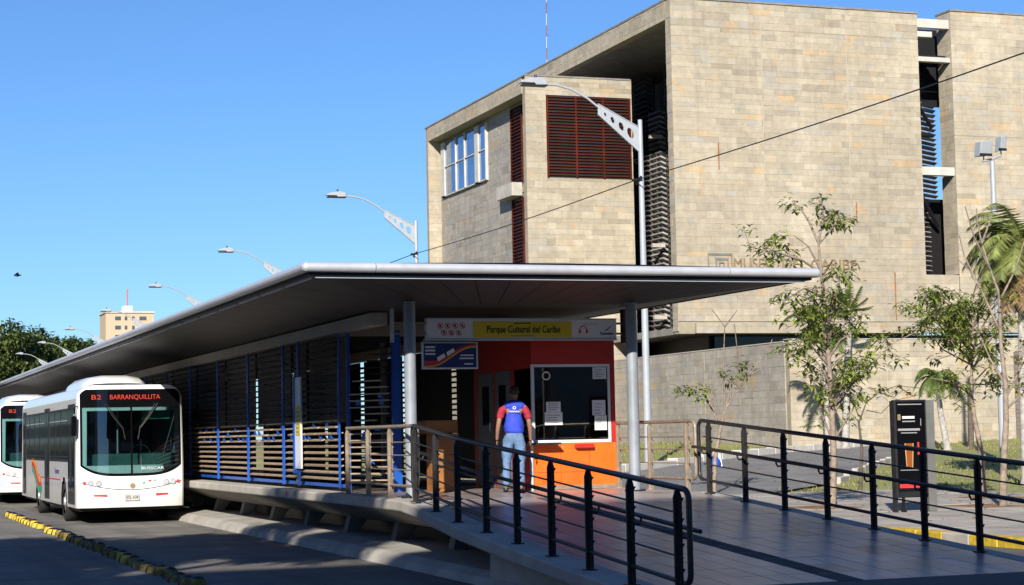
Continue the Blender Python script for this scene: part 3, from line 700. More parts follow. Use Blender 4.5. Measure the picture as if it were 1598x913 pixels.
for k in range(7):
    cxx = (9.28+.126*k) if k < 4 else (9.342+.126*(k-4)); czz = 3.665 if k < 4 else 3.552
    b = ring((cxx,czz), .05, .04, 29.196, REDPR, sg)
    b.obox((cxx,29.197,czz), (.034,0,-.034), (0,.0006,0), (.004,0,.004))
    o = b.build('prohibition_symbol', REDPR, sg)
    MB().box(cxx-.014, cxx+.014, 29.1975, 29.199, czz-.024, czz+.024).build('pictogram', BLACK, o)
b = MB()
for k in range(10):
    a, a2 = PI*k/10, PI*(k+1)/10
    b.quad(*[(11.78+math.cos(t)*r, 29.196, 3.6+math.sin(t)*r) for t, r in ((a,.07),(a2,.07),(a2,.055),(a,.055))])
b.box(11.7,11.735,29.194,29.199,3.54,3.6).box(11.825,11.86,29.194,29.199,3.54,3.6)
b.build('headset_symbol', REDPR, sg)
text('logo_lettering', 'Transmetro', .07, (12.2,29.194,3.535), NAVY, sg, width=.25)
MB().prism([(0,0),(.05,.01),(.13,.08),(.125,.085),(.05,.03)], (12.15,29.192,3.575), (1,0,0), (0,0,1), (0,.005,0)).build('logo_swoosh', NAVY, sg)
MB().box(11.8, 12.05, 29.194, 29.199, 3.69, 3.698).build('small_lettering', GREYPR, sg)
for z in (3.52, 3.69):
    MB().box(8.51, 9.049, 29.24, 29.28, z, z+.035).build('arm', RAILM, sg); MB().box(12.381, 12.5, 29.24, 29.28, z, z+.035).build('arm', RAILM, sg)
MB().box(8.46, 8.509, 29.22, 29.3, 3.4, 3.945).build('hanger', TUBEM, sg); MB().box(12.5, 12.56, 29.2, 29.32, 3.38, 3.945).build('hanger', RAILD, sg)
ad = thing('advert_board', 'small framed blue advertising board hung under the station sign', 'sign', (9.42,29.15,2.95))
MB().box(8.95, 9.9, 29.15, 29.2, 2.96, 3.40).build('frame', TUBEM, ad, bevel=.006)
MB().box(8.98, 9.87, 29.143, 29.149, 2.985, 3.375).build('poster', NAVY, ad)
lo = []; hi = []
for k in range(13):
    t = k/12; x = 8.982+t*.886; z = 3.06+.27*smooth((t-.15)/.75); lo.append((x,z-.075*(1-.7*t))); hi.append((x,z+.035*(1-.3*t)))
b = MB()
for k in range(12): b.quad(*[(p[0],29.141,p[1]) for p in (lo[k],lo[k+1],hi[k+1],hi[k])])
b.build('red_wave', REDPR, ad)
b = MB()
for k in range(12): b.quad(*[(p[0],29.1405,p[1]) for p in (lo[k],lo[k+1],(lo[k+1][0],lo[k+1][1]+.022),(lo[k][0],lo[k][1]+.022))])
b.build('yellow_wave', YELLOW, ad)
for k in range(3): MB().box(9.0, 9.17, 29.1395, 29.142, 3.3-k*.055, 3.33-k*.055).build('lettering', SIGNW, ad)
for k in range(2):
    MB().obox((9.27+k*.16,29.1385,3.15+k*.085), (.062,0,.036), (0,.001,0), (-.012,0,.03)).build('lettering', PAPER, ad)
for x0, x1, z in ((9.6,9.82,3.17),(9.58,9.82,3.12),(9.66,9.81,3.03)): MB().box(x0, x1, 29.1395, 29.142, z, z+.022).build('lettering', SIGNW, ad)
for x in (9.15, 9.7): MB().tube([(x,29.22,3.38),(x,29.25,3.46)], .01, 6).build('hanger', RAILM, ad)

# ================================================================== PEOPLE
def skinned(name, nodes, links, mat, parent, sub=2, root=0):
    me = bpy.data.meshes.new(name)
    bm_v = [n_[:3] for n_ in nodes]
    me.from_pydata(bm_v, links, []); me.update(); me.materials.append(mat)
    import bmesh
    bm = bmesh.new(); bm.from_mesh(me); lay = bm.verts.layers.skin.verify(); bm.verts.ensure_lookup_table()
    for i, n_ in enumerate(nodes):
        bm.verts[i][lay].radius = (n_[3], n_[4] if len(n_) > 4 else n_[3]); bm.verts[i][lay].use_root = (i == root)
    bm.to_mesh(me); bm.free()
    o = bpy.data.objects.new(name, me); col.objects.link(o); o.parent = parent
    sk = o.modifiers.new('skin', 'SKIN'); sk.use_smooth_shade = True; sk.branch_smoothing = .6
    ss = o.modifiers.new('subsurf', 'SUBSURF'); ss.levels = sub; ss.render_levels = sub
    if name in ('vest', 'jeans', 'shirt', 'sleeve'):
        tx = bpy.data.textures.get('folds') or bpy.data.textures.new('folds', 'CLOUDS'); tx.noise_scale = .09
        ss.levels = ss.render_levels = 3
        dm = o.modifiers.new('folds', 'DISPLACE'); dm.texture = tx; dm.strength = .03; dm.mid_level = .5; dm.texture_coords = 'LOCAL'
    return o
def chain(a, n): return [(a+i, a+i+1) for i in range(n-1)]
pe = thing('person', 'person in blue vest, red sleeves and jeans standing at the ticket counter', 'person', (10.52,29.28,ZP))
# local frame: faces +Y (towards the booth side), standing weight on the left leg
B_ = [(0,0,.98,.125,.09),(0,.0,1.12,.13,.10),(0,-.01,1.28,.155,.105),(0,-.01,1.42,.15,.09),(0,0,1.49,.06,.06),(0,.01,1.54,.052,.055),(0,.02,1.60,.07,.085),(0,.015,1.67,.078,.098),(0,.01,1.735,.058,.07)]
E_ = chain(0, 9)
n0 = len(B_)
for s in (-1, 1):      # arms hang slightly out, elbows a little bent
    a = len(B_); B_ += [(s*.155,-.01,1.425,.062),(s*.215,-.02,1.33,.05),(s*.25,-.03,1.15,.043),(s*.268,.0,1.02,.037),(s*.275,.05,.90,.028),(s*.278,.065,.86,.03)]
    E_ += [(3,a)]+chain(a,6)
for s in (-1, 1):
    a = len(B_); B_ += [(s*.09,0,.90,.08),(s*.105,.0,.70,.082),(s*.112,.015,.50,.06),(s*.118,-.01,.30,.054),(s*.122,-.02,.10,.038),(s*.125,.0,.05,.04),(s*.135,.12,.035,.032)]
    E_ += [(0,a)]+chain(a,7)
skinned('body', B_, E_, SKIN, pe)
for s in (-1, 1):      # five fingers on each hand, relaxed
    for k, (dx, ln) in enumerate(((-.022,.072),(-.008,.082),(.007,.078),(.021,.062))):
        skinned('finger', [(s*.28,.065+dx,.85,.0095),(s*.281,.07+dx,.85-ln*.55,.009),(s*.272,.078+dx,.85-ln,.0075)], chain(0,3), SKIN, pe, 1)
    skinned('thumb', [(s*.272,.085,.875,.011),(s*.262,.112,.85,.0105),(s*.255,.122,.822,.008)], chain(0,3), SKIN, pe, 1)
for s in (-1, 1): skinned('ear', [(s*.078,.02,1.655,.012,.02),(s*.086,.012,1.675,.008,.02)], [(0,1)], SKIN, pe, 1)
skinned('nose', [(0,.11,1.66,.012),(0,.125,1.64,.014)], [(0,1)], SKIN, pe, 1)
skinned('hair', [(0,-.015,1.60,.06,.045),(0,-.02,1.66,.088,.1),(0,-.005,1.715,.085,.105),(0,.005,1.765,.06,.075)], chain(0,4), HAIR, pe)
skinned('jeans', [(0,-.005,1.04,.165,.125),(0,-.012,.93,.182,.142)]+[(-.1,-.005,.83,.125),(-.112,0,.66,.104),(-.114,.012,.48,.07),(-.12,-.005,.28,.066),(-.124,-.01,.09,.062)]+[(.1,-.005,.83,.125),(.112,0,.66,.104),(.114,.012,.48,.07),(.12,-.005,.28,.066),(.124,-.01,.09,.062)],
        [(0,1),(1,2)]+chain(2,5)+[(1,7)]+chain(7,5), JEANS, pe)
skinned('vest', [(0,-.005,.925,.19,.145),(0,-.005,1.1,.185,.15),(0,-.012,1.27,.182,.142),(0,-.012,1.385,.16,.12),(0,-.005,1.47,.085,.08),(-.125,-.012,1.43,.1),(.125,-.012,1.43,.1)], chain(0,5)+[(3,5),(3,6)], VEST, pe)
skinned('vest_yoke', [(-.175,-.012,1.40,.075),(-.09,-.012,1.435,.095),(0,-.01,1.45,.1),(.09,-.012,1.435,.095),(.175,-.012,1.40,.075)], chain(0,5), VEST, pe)
for s in (-1, 1):
    skinned('sleeve', [(s*.13,-.012,1.41,.085),(s*.205,-.018,1.345,.07),(s*.243,-.027,1.2,.06)], chain(0,3), RSHIRT, pe)
    skinned('shoe', [(s*.122,-.05,.05,.045),(s*.128,.05,.04,.046),(s*.138,.15,.03,.036)], chain(0,3), BLACK, pe)
text('vest_lettering', 'transmetro', .05, (0,-.17,1.325), PAPER, pe, width=.17, ext=.002, local=True)
b = ring((0,1.385), .026, .018, -.16, PAPER, pe); b.build('vest_emblem', PAPER, pe, local=True)
pe.scale = (1.0, 1.0, .99); pe.rotation_euler = (math.radians(-5), math.radians(1.5), math.radians(-18))
cl = thing('person', 'seated clerk in pale shirt behind the booth window', 'person', (11.92,30.95,1.2))
skinned('body', [(0,0,.25,.14,.1),(0,0,.42,.15,.1),(0,-.02,.58,.15,.09),(0,-.03,.66,.05,.05),(0,-.05,.72,.055,.06),(0,-.07,.79,.074,.09),(0,-.06,.87,.06,.075),(-.17,-.02,.57,.05),(-.24,-.12,.42,.042),(-.17,-.34,.42,.034),(-.13,-.42,.42,.028),(.17,-.02,.57,.05),(.24,-.12,.42,.042),(.17,-.34,.42,.034),(.13,-.42,.42,.028)],
        chain(0,7)+[(2,7)]+chain(7,4)+[(2,11)]+chain(11,4), SKIN, cl)
skinned('shirt', [(0,0,.22,.165,.125),(0,0,.42,.172,.125),(0,-.02,.57,.17,.11),(0,-.02,.63,.08,.07),(-.17,-.02,.56,.066),(-.23,-.1,.45,.058),(.17,-.02,.56,.066),(.23,-.1,.45,.058)], chain(0,4)+[(2,4),(4,5),(2,6),(6,7)], JEANS, cl)
skinned('hair', [(0,-.02,.78,.06,.05),(0,-.035,.85,.084,.09),(0,-.05,.91,.065,.075)], chain(0,3), HAIR, cl)
for s in (-1,1): skinned('finger', [(s*.125,-.43,.42,.01),(s*.11,-.48,.415,.009)], [(0,1)], SKIN, cl, 1)
MB().box(11.66, 12.2, 30.8, 31.25, 1.3, 1.36).box(11.68,12.18,31.2,31.26,1.36,1.75).tube([(11.92,31,ZP),(11.92,31,1.3)], .04, 8).build('stool', BLACK)
tag(bpy.data.objects['stool'], 'black office chair inside the ticket booth', 'chair')

# ================================================================== BUSES
def make_bus():
    t = thing('city_bus', 'white city bus with red route lettering standing at the platform', 'bus', (0,0,0), 'buses at the station')
    LEN = 13.4
    def wz(z):
        if z < 2.9: return 1.25 - .02*clamp((z-1.3)/1.5, 0, 1)
        k = (z-2.9)/.32; return 1.23 - .36*(1-math.sqrt(max(0, 1-k*k)))
    def yf(x, z): return .16*(abs(x)/1.25)**3.6 + .13*clamp((z-1.1)/2.1, 0, 1)**1.6 + .04*clamp((.62-z)/.3, 0, 1)
    zsL = [.38,.45,.55,.68,.8,.82,.95,1.06,1.15,1.25,1.35,1.5,1.7,1.9,2.1,2.3,2.5,2.62,2.72,2.82,2.92,3.0,3.06,3.12,3.17,3.2,3.22]
    def hole(x, z): return 1.36 < z < 2.62 and abs(x) < 1.02
    b = MB(); ns = 28
    for i in range(len(zsL)-1):
        for k in range(ns):
            z0, z1 = zsL[i], zsL[i+1]; s0, s1 = -1+2*k/ns, -1+2*(k+1)/ns
            q = []
            for s, z in ((s0,z0),(s1,z0),(s1,z1),(s0,z1)):
                x = s*wz(z)*.955; q.append((x, yf(x,z), z))
            cx_, cz_ = (q[0][0]+q[2][0])/2, (z0+z1)/2
            if hole(cx_, cz_): continue
            b.add(q, [(0,1,2,3)], 0, True)
    # rounded corners and flanks, wheel arches left open
    ccol = lambda z: [(.955, 0), (.985, .05), (1.0, .16)]
    WH = (2.62, 8.72)
    ysd = [.45,.8,1.2,1.6,2.0,2.05,2.12,2.2,2.4,2.62,2.84,3.04,3.12,3.19,3.24,4,5,6,7,8.1,8.15,8.22,8.3,8.5,8.72,8.94,9.14,9.22,9.29,9.34,10,11,11.6,12,12.8,LEN]
    for s in (-1, 1):
        for i in range(len(zsL)-1):
            z0, z1 = zsL[i], zsL[i+1]; row = []
            for z in (z0, z1):
                W_ = wz(z); r = [(s*W_*f, yf(W_*.955,z)+d, z) for f, d in ccol(z)]; r += [(s*W_, y, z) for y in ysd]; row.append(r)
            for k in range(len(row[0])-1):
                a, c = row[0][k], row[0][k+1]; d, e = row[1][k+1], row[1][k]
                my, mz = (a[1]+c[1])/2, (z0+z1)/2
                if any((my-wy)**2+(mz-.5)**2 < .56**2 for wy in WH) and mz < 1.02: continue
                if s < 0 and 1.5 < mz < 2.72 and 1.7 < my < 12.1: continue
                b.add([a,c,d,e] if s > 0 else [e,d,c,a], [(0,1,2,3)], 0, True)
    zt = zsL[-1]; W_ = wz(zt)
    b.add([(-W_,yf(W_,zt),zt),(W_,yf(W_,zt),zt),(W_,LEN,zt),(-W_,LEN,zt)], [(0,1,2,3)])
    b.add([(-1.25,LEN,.38),(1.25,LEN,.38),(1.23,LEN,2.9),(.87,LEN,zt),(-.87,LEN,zt),(-1.23,LEN,2.9)], [(0,1,2,3,4,5)])
    b.build('body', BUSW, t, local=True)
    MB().box(-1.15, 1.15, .3, LEN-.1, .30, .46).build('chassis', BLACK, t, local=True)
    # black glazed surround, two panes, destination box
    def zlo(x): return 1.10+.20*(abs(x)/1.1)**4
    def zhi(x): return min(3.12, 2.97+.2*math.sqrt(max(0, (1.17-abs(x))/.25)))
    def cols(name, x0, x1, lo_, hi_, mat, par, off, n=24, mz=14):
        p = MB()
        V = []
        for k in range(n+1):
            x = x0+(x1-x0)*k/n; a_, c_ = lo_(x), hi_(x)
            for i in range(mz+1):
                z = a_+(c_-a_)*i/mz; V.append((x, yf(x,z)-off, z))
        p.add(V, [(k*(mz+1)+i, (k+1)*(mz+1)+i, (k+1)*(mz+1)+i+1, k*(mz+1)+i+1) for k in range(n) for i in range(mz)], 0, True)
        return p
    xe = 1.115
    ws = cols('w', -1.165, -xe, zlo, zhi, BLACKG, t, .012, 4)
    for q in (cols('w', xe, 1.165, zlo, zhi, BLACKG, t, .012, 4), cols('w', -.02, .02, zlo, zhi, BLACKG, t, .012, 2),
              cols('w', -xe, -.02, zlo, lambda x: zlo(x)+.06, BLACKG, t, .012, 30, 2), cols('w', .02, xe, zlo, lambda x: zlo(x)+.06, BLACKG, t, .012, 30, 2),
              cols('w', -xe, -.02, lambda x: 2.7, zhi, BLACKG, t, .012, 30, 6), cols('w', .02, xe, lambda x: 2.7, zhi, BLACKG, t, .012, 30, 6)):
        ws.add(q.v, q.f, 0, True)
    ws = ws.build('windscreen', BLACKG, t, local=True)
    for x0_, x1_ in ((-xe-.005,-.015),(.015,xe+.005)):
        cols('p', x0_, x1_, lambda x: zlo(x)+.055, lambda x: 2.705, BGLASS, ws, .008, 24, 12).build('pane', BGLASS, ws, local=True)
    # wipers
    for s in (-1, 1):
        def F(x, z, o=.035): return (x, yf(x,z)-o, z)
        w1 = MB().tube([F(s*.62,2.78),F(s*.42,2.48),F(s*.22,2.22)], .012, 5).tube([F(s*.56,2.78),F(s*.36,2.45),F(s*.18,2.2)], .008, 5)
        w1.tube([F(s*.2,2.22),F(s*.15,1.95)], .012, 5)
        w1.build('wiper', BLACK, t, local=True)
    # destination lettering
    for k, (bd, x, wd) in enumerate((('B2', -.80, .22), ('BARRANQUILLITA', .09, 1.16))):
        text('route_lettering', bd, .155, (x, yf(x,2.93)-.04, 2.93), LED, t, width=wd, ext=.004, local=True)
    text('glass_lettering', 'BUSSCAR', .09, (.48, yf(.48,1.27)-.022, 1.27), SIGNW, t, width=.52, ext=.001, local=True)
    text('front_lettering', 'transmetro', .08, (-.22, yf(-.22,.97)-.006, .97), GREYPR, t, width=.32, ext=.001, local=True)
    pl = MB().box(-.16, .17, -.022, -.004, .53, .68).build('number_plate', M('plate_grey',(.42,.42,.40),.6), t, local=True)
    text('plate_lettering', 'STL 638', .1, (.005, -.026, .605), BLACK, pl, width=.27, ext=.002, local=True)
    for x, r, mt in ((-1.07,.04,REDPR),(-.93,.062,TUBEM),(-.75,.062,TUBEM),(.80,.062,TUBEM),(.96,.062,TUBEM),(1.09,.04,REDPR)):
        z = .95 - .04*(1-abs(x)); y = yf(x,z)
        h = MB().disc((x,y+.01,z), (0,-1,0), r*1.15, 16, .022).build('headlight', GREYPR, t, local=True)
        MB().disc((x,y-.0125,z), (0,-1,0), r*.85, 14, .006).build('lens', mt, h, local=True)
    for x in (-.72, .70):
        y = yf(x,.665); MB().obox((x,y-.006,.665), (.145,.03 if x > 0 else -.03,0), (0,.008,0), (0,0,.022)).build('red_marker', REDPR, t, local=True)
    MB().disc((.02,.004,.87), (0,-1,0), .065, 18, .014).build('emblem', GOLD, t, local=True)
    pts = []
    for k in range(25):
        x = -1.17+2.34*k/24; z = .78+.2*(x/1.2)**2; pts.append((x, yf(x,z)-.001, z))
    MB().tube(pts, .009, 5).build('bumper_seam', DARKM, t, local=True)
    for x, z, mt in ((.28,.93,M('green_print',(.05,.35,.08))),(.42,.98,REDPR),(.53,.985,GREYPR)):
        MB().obox((x,yf(x,z)-.003,z), (.03,0,.01), (0,.002,0), (-.006,0,.02)).build('sticker', mt, t, local=True)
    # roof unit
    b = MB(); nn = 12; prof = [(-.95,3.2),(-.9,3.34),(-.75,3.46),(-.4,3.52),(.15,3.52),(.45,3.47),(.56,3.36),(.6,3.2)]
    V = [];
    for k, (y, f) in enumerate(((1.3,.3),(1.55,.72),(1.95,.95),(2.5,1),(4.6,1),(5.1,.85),(5.4,.3))):
        V += [(x*(.9+.1*f), y, 3.2+(z-3.2)*f) for x, z in prof]
    n_ = len(prof)
    b.add(V, [(i*n_+k, i*n_+k+1, (i+1)*n_+k+1, (i+1)*n_+k) for i in range(6) for k in range(n_-1)], 0, True)
    b.build('roof_unit', BUSW, t, local=True)
    # flank: glass, doors, panels
    X = -1.252
    wins = [(1.75,3.2),(3.26,4.5),(4.56,5.8),(7.0,8.2),(8.26,9.6),(9.66,11.0),(11.06,12.05)]
    for y0, y1 in wins:
        o = MB().box(X, X+.05, y0, y1, 1.53, 2.72).build('side_window', BUSG, t, local=True)
        MB().box(X-.006, X-.001, y0+.05, y1-.05, 1.58, 2.68).build('pane', SGLASS, o, local=True)
        MB().box(X-.012, X-.0075, y0+.06, y1-.06, 2.42, 2.44).build('slider_bar', TUBEM, o, local=True)
    for y0, y1 in ((.42,1.68),(5.86,6.94),(12.1,12.9)):
        d = MB().box(X-.012, X+.06, y0, y1, .46, 2.8).build('door', BUSG, t, local=True)
        ym = (y0+y1)/2
        for a, c in ((y0+.06,ym-.03),(ym+.03,y1-.06)):
            MB().box(X-.02, X-.013, a, c, .75, 2.7).build('door_pane', SGLASS, d, local=True)
        MB().tube([(X-.03,ym,.9),(X-.03,ym,1.9)], .014, 6).build('handrail', BUSG, d, local=True)
    MB().box(X-.004, X+.02, 1.7, 13.1, 1.44, 1.51).build('waist_strip', BUSG, t, local=True)
    MB().box(X-.006, X-.001, 3.3, 8.1, .98, 1.01).build('skirt_strip', REDPR, t, local=True)
    # swoosh of three ribbons
    for q, mt in enumerate((M('orange_print',(.75,.25,.02)), REDPR, M('green_ribbon',(.03,.3,.16)))):
        p = MB()
        for k in range(12):
            def rb(tt, o):
                y = 10.5-2.5*tt - .1*q; z = 1.30-.42*tt+.13*math.sin(tt*5.5+q*.5)-.15*q; return (X-.004-.001*q, y, z+o)
            p.quad(rb(k/12,0), rb((k+1)/12,0), rb((k+1)/12,.17), rb(k/12,.17))
        p.build('ribbon_graphic', mt, t, local=True)
    text('flank_lettering', 'Transmetro', .2, (X-.008,4.1,1.2), NAVY, t, rot=(PI/2,0,-PI/2), width=1.0, ext=.001, local=True)
    for s in (-1, 1):
        for wy in WH:
            wv = MB(); c = (s*1.1, wy, .48)
            tread = [(.30,-.14),(.44,-.14),(.48,-.11),(.48,.11),(.44,.14),(.30,.14)]
            V = [(c[0]+z, wy+r*math.cos(2*PI*k/24), .48+r*math.sin(2*PI*k/24)) for r, z in tread for k in range(24)]
            wv.add(V, [(i*24+k, i*24+(k+1)%24, (i+1)*24+(k+1)%24, (i+1)*24+k) for i in range(5) for k in range(24)], 0, True)
            wo = wv.build('wheel', RUBBER, t, local=True)
            MB().tube([(c[0]+s*.10,wy,.48),(c[0]+s*.04,wy,.48)], [.29,.27], 20, sm=False).tube([(c[0]+s*.1,wy,.48),(c[0]+s*.15,wy,.48)], [.12,.1], 12).build('rim', TUBEM, wo, local=True)
    # mirrors
    for s in (-1,):
        MB().tube([(s*1.14,.3,2.75),(s*1.28,.15,2.72),(s*1.3,.12,2.5)], .016, 6).box(s*1.31-.06, s*1.31+.06, .06, .14, 2.05, 2.5)  .build('mirror', BLACKG, t, local=True, bevel=.02)
    # inside
    MB().box(-1.1, 1.1, .4, 1.0, .8, 1.62).build('dashboard', M('dash_teal',(.06,.15,.14),.5), t, local=True, bevel=.06, segs=2)
    MB().box(-1.15, 1.15, 4.2, 4.25, .5, 3.1).build('inner_bulkhead', BLACK, t, local=True)
    MB().box(.3, .95, .42, .45, 2.42, 2.62).build('sun_visor', M('visor_green',(.10,.34,.26),.5,emis=None), t, local=True)
    MB().box(-.95, -.45, 1.5, 2.0, .8, 1.35).box(-.95,-.45,1.95,2.1,1.35,2.0).build('driver_seat', M('seat_grey',(.05,.09,.09)), t, local=True, bevel=.05)
    MB().tube([(-.2,.9,1.0),(-.2,.9,2.75)], .02, 8).build('grab_pole', TUBEM, t, local=True)
    b = MB()
    cc = Vector((.35,1.0,1.62))
    b.tube([cc+Vector((math.cos(a)*.23,math.sin(a)*.08,math.sin(a)*.2)) for a in [2*PI*k/16 for k in range(17)]], .018, 6, cap=False)
    b.build('steering_wheel', BLACK, t, local=True)
    return t
bus = make_bus(); bus.location = (6.58, 44.55, 0)
bus2 = copy_tree(bus); bus2.location = (6.2, 61.8, 0)
bus2['label'] = 'white city bus queued right behind the front bus'
# lane separators
sep = MB(); prof = [(.115,0),(.112,.05),(.085,.1),(.04,.125),(0,.13)]
V = []; n = 14
for r, z in prof:
    for k in range(n): V.append((1.15*r*math.cos(2*PI*k/n), 1.25*r*math.sin(2*PI*k/n), z*1.25))
fs = []
for i in range(len(prof)-1):
    for k in range(n): fs.append((i*n+k, i*n+(k+1)%n, (i+1)*n+(k+1)%n, (i+1)*n+k))
sep.add(V, fs, 0, True)
for k in range(len(fs)):
    cyv = sum(V[i][1] for i in fs[k])/4
    cxv = sum(V[i][0] for i in fs[k])/4; czv = sum(V[i][2] for i in fs[k])/4
    if cyv > -.02 or abs(cxv) > .1 or czv > .135: sep.m[k] = 1
sm_ = sep.mesh('lane_separator'); sm_.materials.append(YPAINT); sm_.materials.append(BLACK)
sm2 = sep.mesh('lane_separator'); sm2.materials.append(M('worn_shaded_yellow',(.20,.15,.03),.8,var=.5,scale=14)); sm2.materials.append(BLACK)  # nearer studs: wear and the lane shade are both put into this yellow
for k in range(42):
    if k in (13, 27, 28): continue
    o = bpy.data.objects.new('lane_separator', sm_ if (k > 23 or k in (9,10)) else sm2); col.objects.link(o)
    o.location = (4.4+rnd.uniform(-.015,.015), 24.3+k*.665, -.003); o.rotation_euler = (0,rnd.uniform(-.05,.05),rnd.uniform(-.12,.12)); q_ = rnd.uniform(.8,1.08); o.scale = (q_,q_,rnd.uniform(.75,1.05))
    tag(o, 'yellow and black rounded stud in the row dividing the bus lanes', 'lane stud', 'studs dividing the bus lanes')

# ================================================================== MUSEUM
mu = thing('museum_building', 'large sandstone museum block with deep recesses and louvred openings', 'building', (48,90,1.2))
XL, YF, ZT, ZB = 40.75, 88.0, 24.3, 6.9
stone_jobs = []      # (area, parent, centre, size) for every stone
def stone_wall(o, u, nrm, W_, z0, z1, holes=(), course=.36, seed=1, wall=None, cuts=(), hcuts=()):
    "courses of stones on a backing plane; o = lower left corner, u = direction along the wall"
    r = random.Random(seed); o, u, nrm = Vector(o), Vector(u).normalized(), Vector(nrm)
    z = z0; k = 0; jw = .045
    for cu_ in cuts:
        c = o+u*cu_+nrm*.03; MB().obox((c.x,c.y,(z0+z1)/2), u*(jw*.5), nrm*.03, (0,0,(z1-z0)/2-.01)).build('panel_joint', PJOINT, wall)
    for hz in hcuts:
        c = o+u*(W_/2)+nrm*.028; MB().obox((c.x,c.y,hz), u*(W_/2-.02), nrm*.029, (0,0,.018)).build('panel_joint', PJOINT if hz != hcuts[-1] else STONEJ, wall)
    while z < z1-.05:
        hh = min(course*r.choice((.7,.85,1,1.1)), z1-z)
        if z1-(z+hh) < .12: hh = z1-z
        for hz in hcuts:
            if z < hz-.02 < z+hh: hh = hz-.02-z
            elif abs(z-(hz-.02)) < .004: z = hz+.02; hh = course
        if hh < .02: z += hh; continue
        x = 0 if k % 2 else -r.uniform(.1,.5)
        while x < W_-.02:
            l = r.choice((.5,.65,.85,1.0,1.2,1.4,1.6)); a, c = max(0,x), min(W_, x+l); x += l
            if W_-c < .18: c = W_; x = W_
            spans = [(a,c)]
            for cu_ in cuts:
                spans = [t_ for p, q in spans for t_ in ([(p,cu_-jw*.6),(cu_+jw*.6,q)] if p < cu_ < q else [(p,q)])]
            for (h0,h1,v0,v1) in holes:
                if v1 > z+.03 and v0 < z+hh-.03:
                    ns_ = []
                    for p, q in spans:
                        if h1 <= p or h0 >= q: ns_.append((p,q)); continue
                        if h0-p > .06: ns_.append((p,h0))
                        if q-h1 > .06: ns_.append((h1,q))
                    spans = ns_
            for p, q in spans:
                if q-p < .05: continue
                d = r.uniform(.045,.062)
                stone_jobs.append(((q-p)*hh, wall, o+u*((p+q)/2)+nrm*(d/2)+Vector((0,0,z+hh/2-o.z)), (q-p-.006, d, hh-.006), u, nrm))
        z += hh; k += 1
def wallbox(name, x0, x1, y0, y1, z0, z1, mat=STONEJ): return MB().box(x0,x1,y0,y1,z0,z1).build(name, mat, mu)
# front slab of the main block, with its left return
w1 = wallbox('front_wall', XL+.06, 55.44, YF+.06, YF+.68, ZB, ZT-.03)
stone_wall((XL+.0,YF+.06,7.5), (1,0,0), (0,-1,0), 14.75, 7.5, ZT, seed=3, wall=w1, cuts=(5.2,10.3), hcuts=(12.2,17.7,22.9))
stone_wall((XL+.06,YF+.68,7.0), (0,-1,0), (-1,0,0), .62, 7.0, ZT, seed=4, wall=w1)
wb = wallbox('lower_band', 41.7, 74.9, YF-.1, YF+.055, 6.88, 7.42); stone_wall((41.7,YF-.1,6.88), (1,0,0), (0,-1,0), 33, 6.88, 7.42, seed=5, wall=wb)
wallbox('coping', XL-.03, 55.53, YF-.05, YF+.72, ZT+.002, ZT+.1, CONCD)
wallbox('side_soffit_band', XL+.062, 41.69, YF+.06, YF+.5, 6.86, 6.895)
# roof beam along the left side and roof slab
bm_ = wallbox('roof_beam', XL+.06, XL+.5, YF+.69, 109.8, 23.3, ZT-.03); stone_wall((XL+.06,109.8,23.3), (0,-1,0), (-1,0,0), 109.8-YF-.7, 23.3, ZT, seed=6, wall=bm_)
wallbox('roof_slab', XL+.5, 55.3, YF+.69, 109.84, 23.5, ZT-.05, CONCD)
wallbox('coping', XL-.03, XL+.6, YF+.73, 109.8, ZT+.002, ZT+.1, CONCD)
wallbox('floor_slab', XL+.1, 55.4, YF+.7, 109.5, 6.86, 7.2, CONCD)
wallbox('core', 48.35, 55.3, YF+.7, 109.5, 7.21, 23.49, CONCD)
# small block projecting before the recess, its front with the brown louvre
KS = .883
def kx(v): return v*KS
def kz(v): return 1.88+(v-1.88)*KS
AX, YS, ZS, YE = kx(40.75), kx(109.85), kz(24.3), kx(130.5)
WX = AX+.84
w2 = wallbox('annex_front', AX+.06, kx(48)-.05, YS+.06, YS+.6, 2, ZS-.03)
stone_wall((AX,YS+.06,2.0), (1,0,0), (0,-1,0), kx(48)-AX, 2.0, ZS, holes=((kx(1.38),kx(7.12),kz(17.95),kz(23.15)),), seed=8, wall=w2)
wallbox('coping', AX-.03, kx(48)+.02, YS-.03, YS+.6, ZS+.002, ZS+.09, CONCD)
w3 = wallbox('annex_side', WX+.06, WX+.4, YS+.61, YE, 2, kz(23.3))
H0, H1 = YE-kx(115.1), YE-kx(113.0)
stone_wall((WX+.06,YE,2.0), (0,-1,0), (-1,0,0), YE-YS-.61, 2, kz(23.29), holes=((.0,kx(10.3),kz(19.1),kz(23.05)),(H0,H1,kz(18.1),kz(23.0)),(H0,H1,2,kz(17.15))), seed=9, wall=w3)
bd = wallbox('annex_band', AX+.06, WX+.05, YS+.61, YE, kz(23.3), ZS-.03); stone_wall((AX+.06,YE+.1,kz(23.3)), (0,-1,0), (-1,0,0), YE-YS-.5, kz(23.3), ZS, seed=10, wall=bd)
wallbox('coping', AX-.03, AX+.5, YS+.61, YE+.55, ZS+.002, ZS+.09, CONCD)
w4 = wallbox('end_fin', AX+.06, WX+.3, YE+.01, YE+.55, 2, ZS-.03); stone_wall((AX,YE+.01,2), (1,0,0), (0,-1,0), .86, 2, kz(23.29), seed=11, wall=w4)
wallbox('annex_roof', WX+.1, kx(48), YS+.61, YE+.5, kz(23.31), ZS-.04, CONCD)
wallbox('annex_right', kx(48)-.3, kx(48), YS+.61, YE+.5, 2, kz(23.3), CONC)
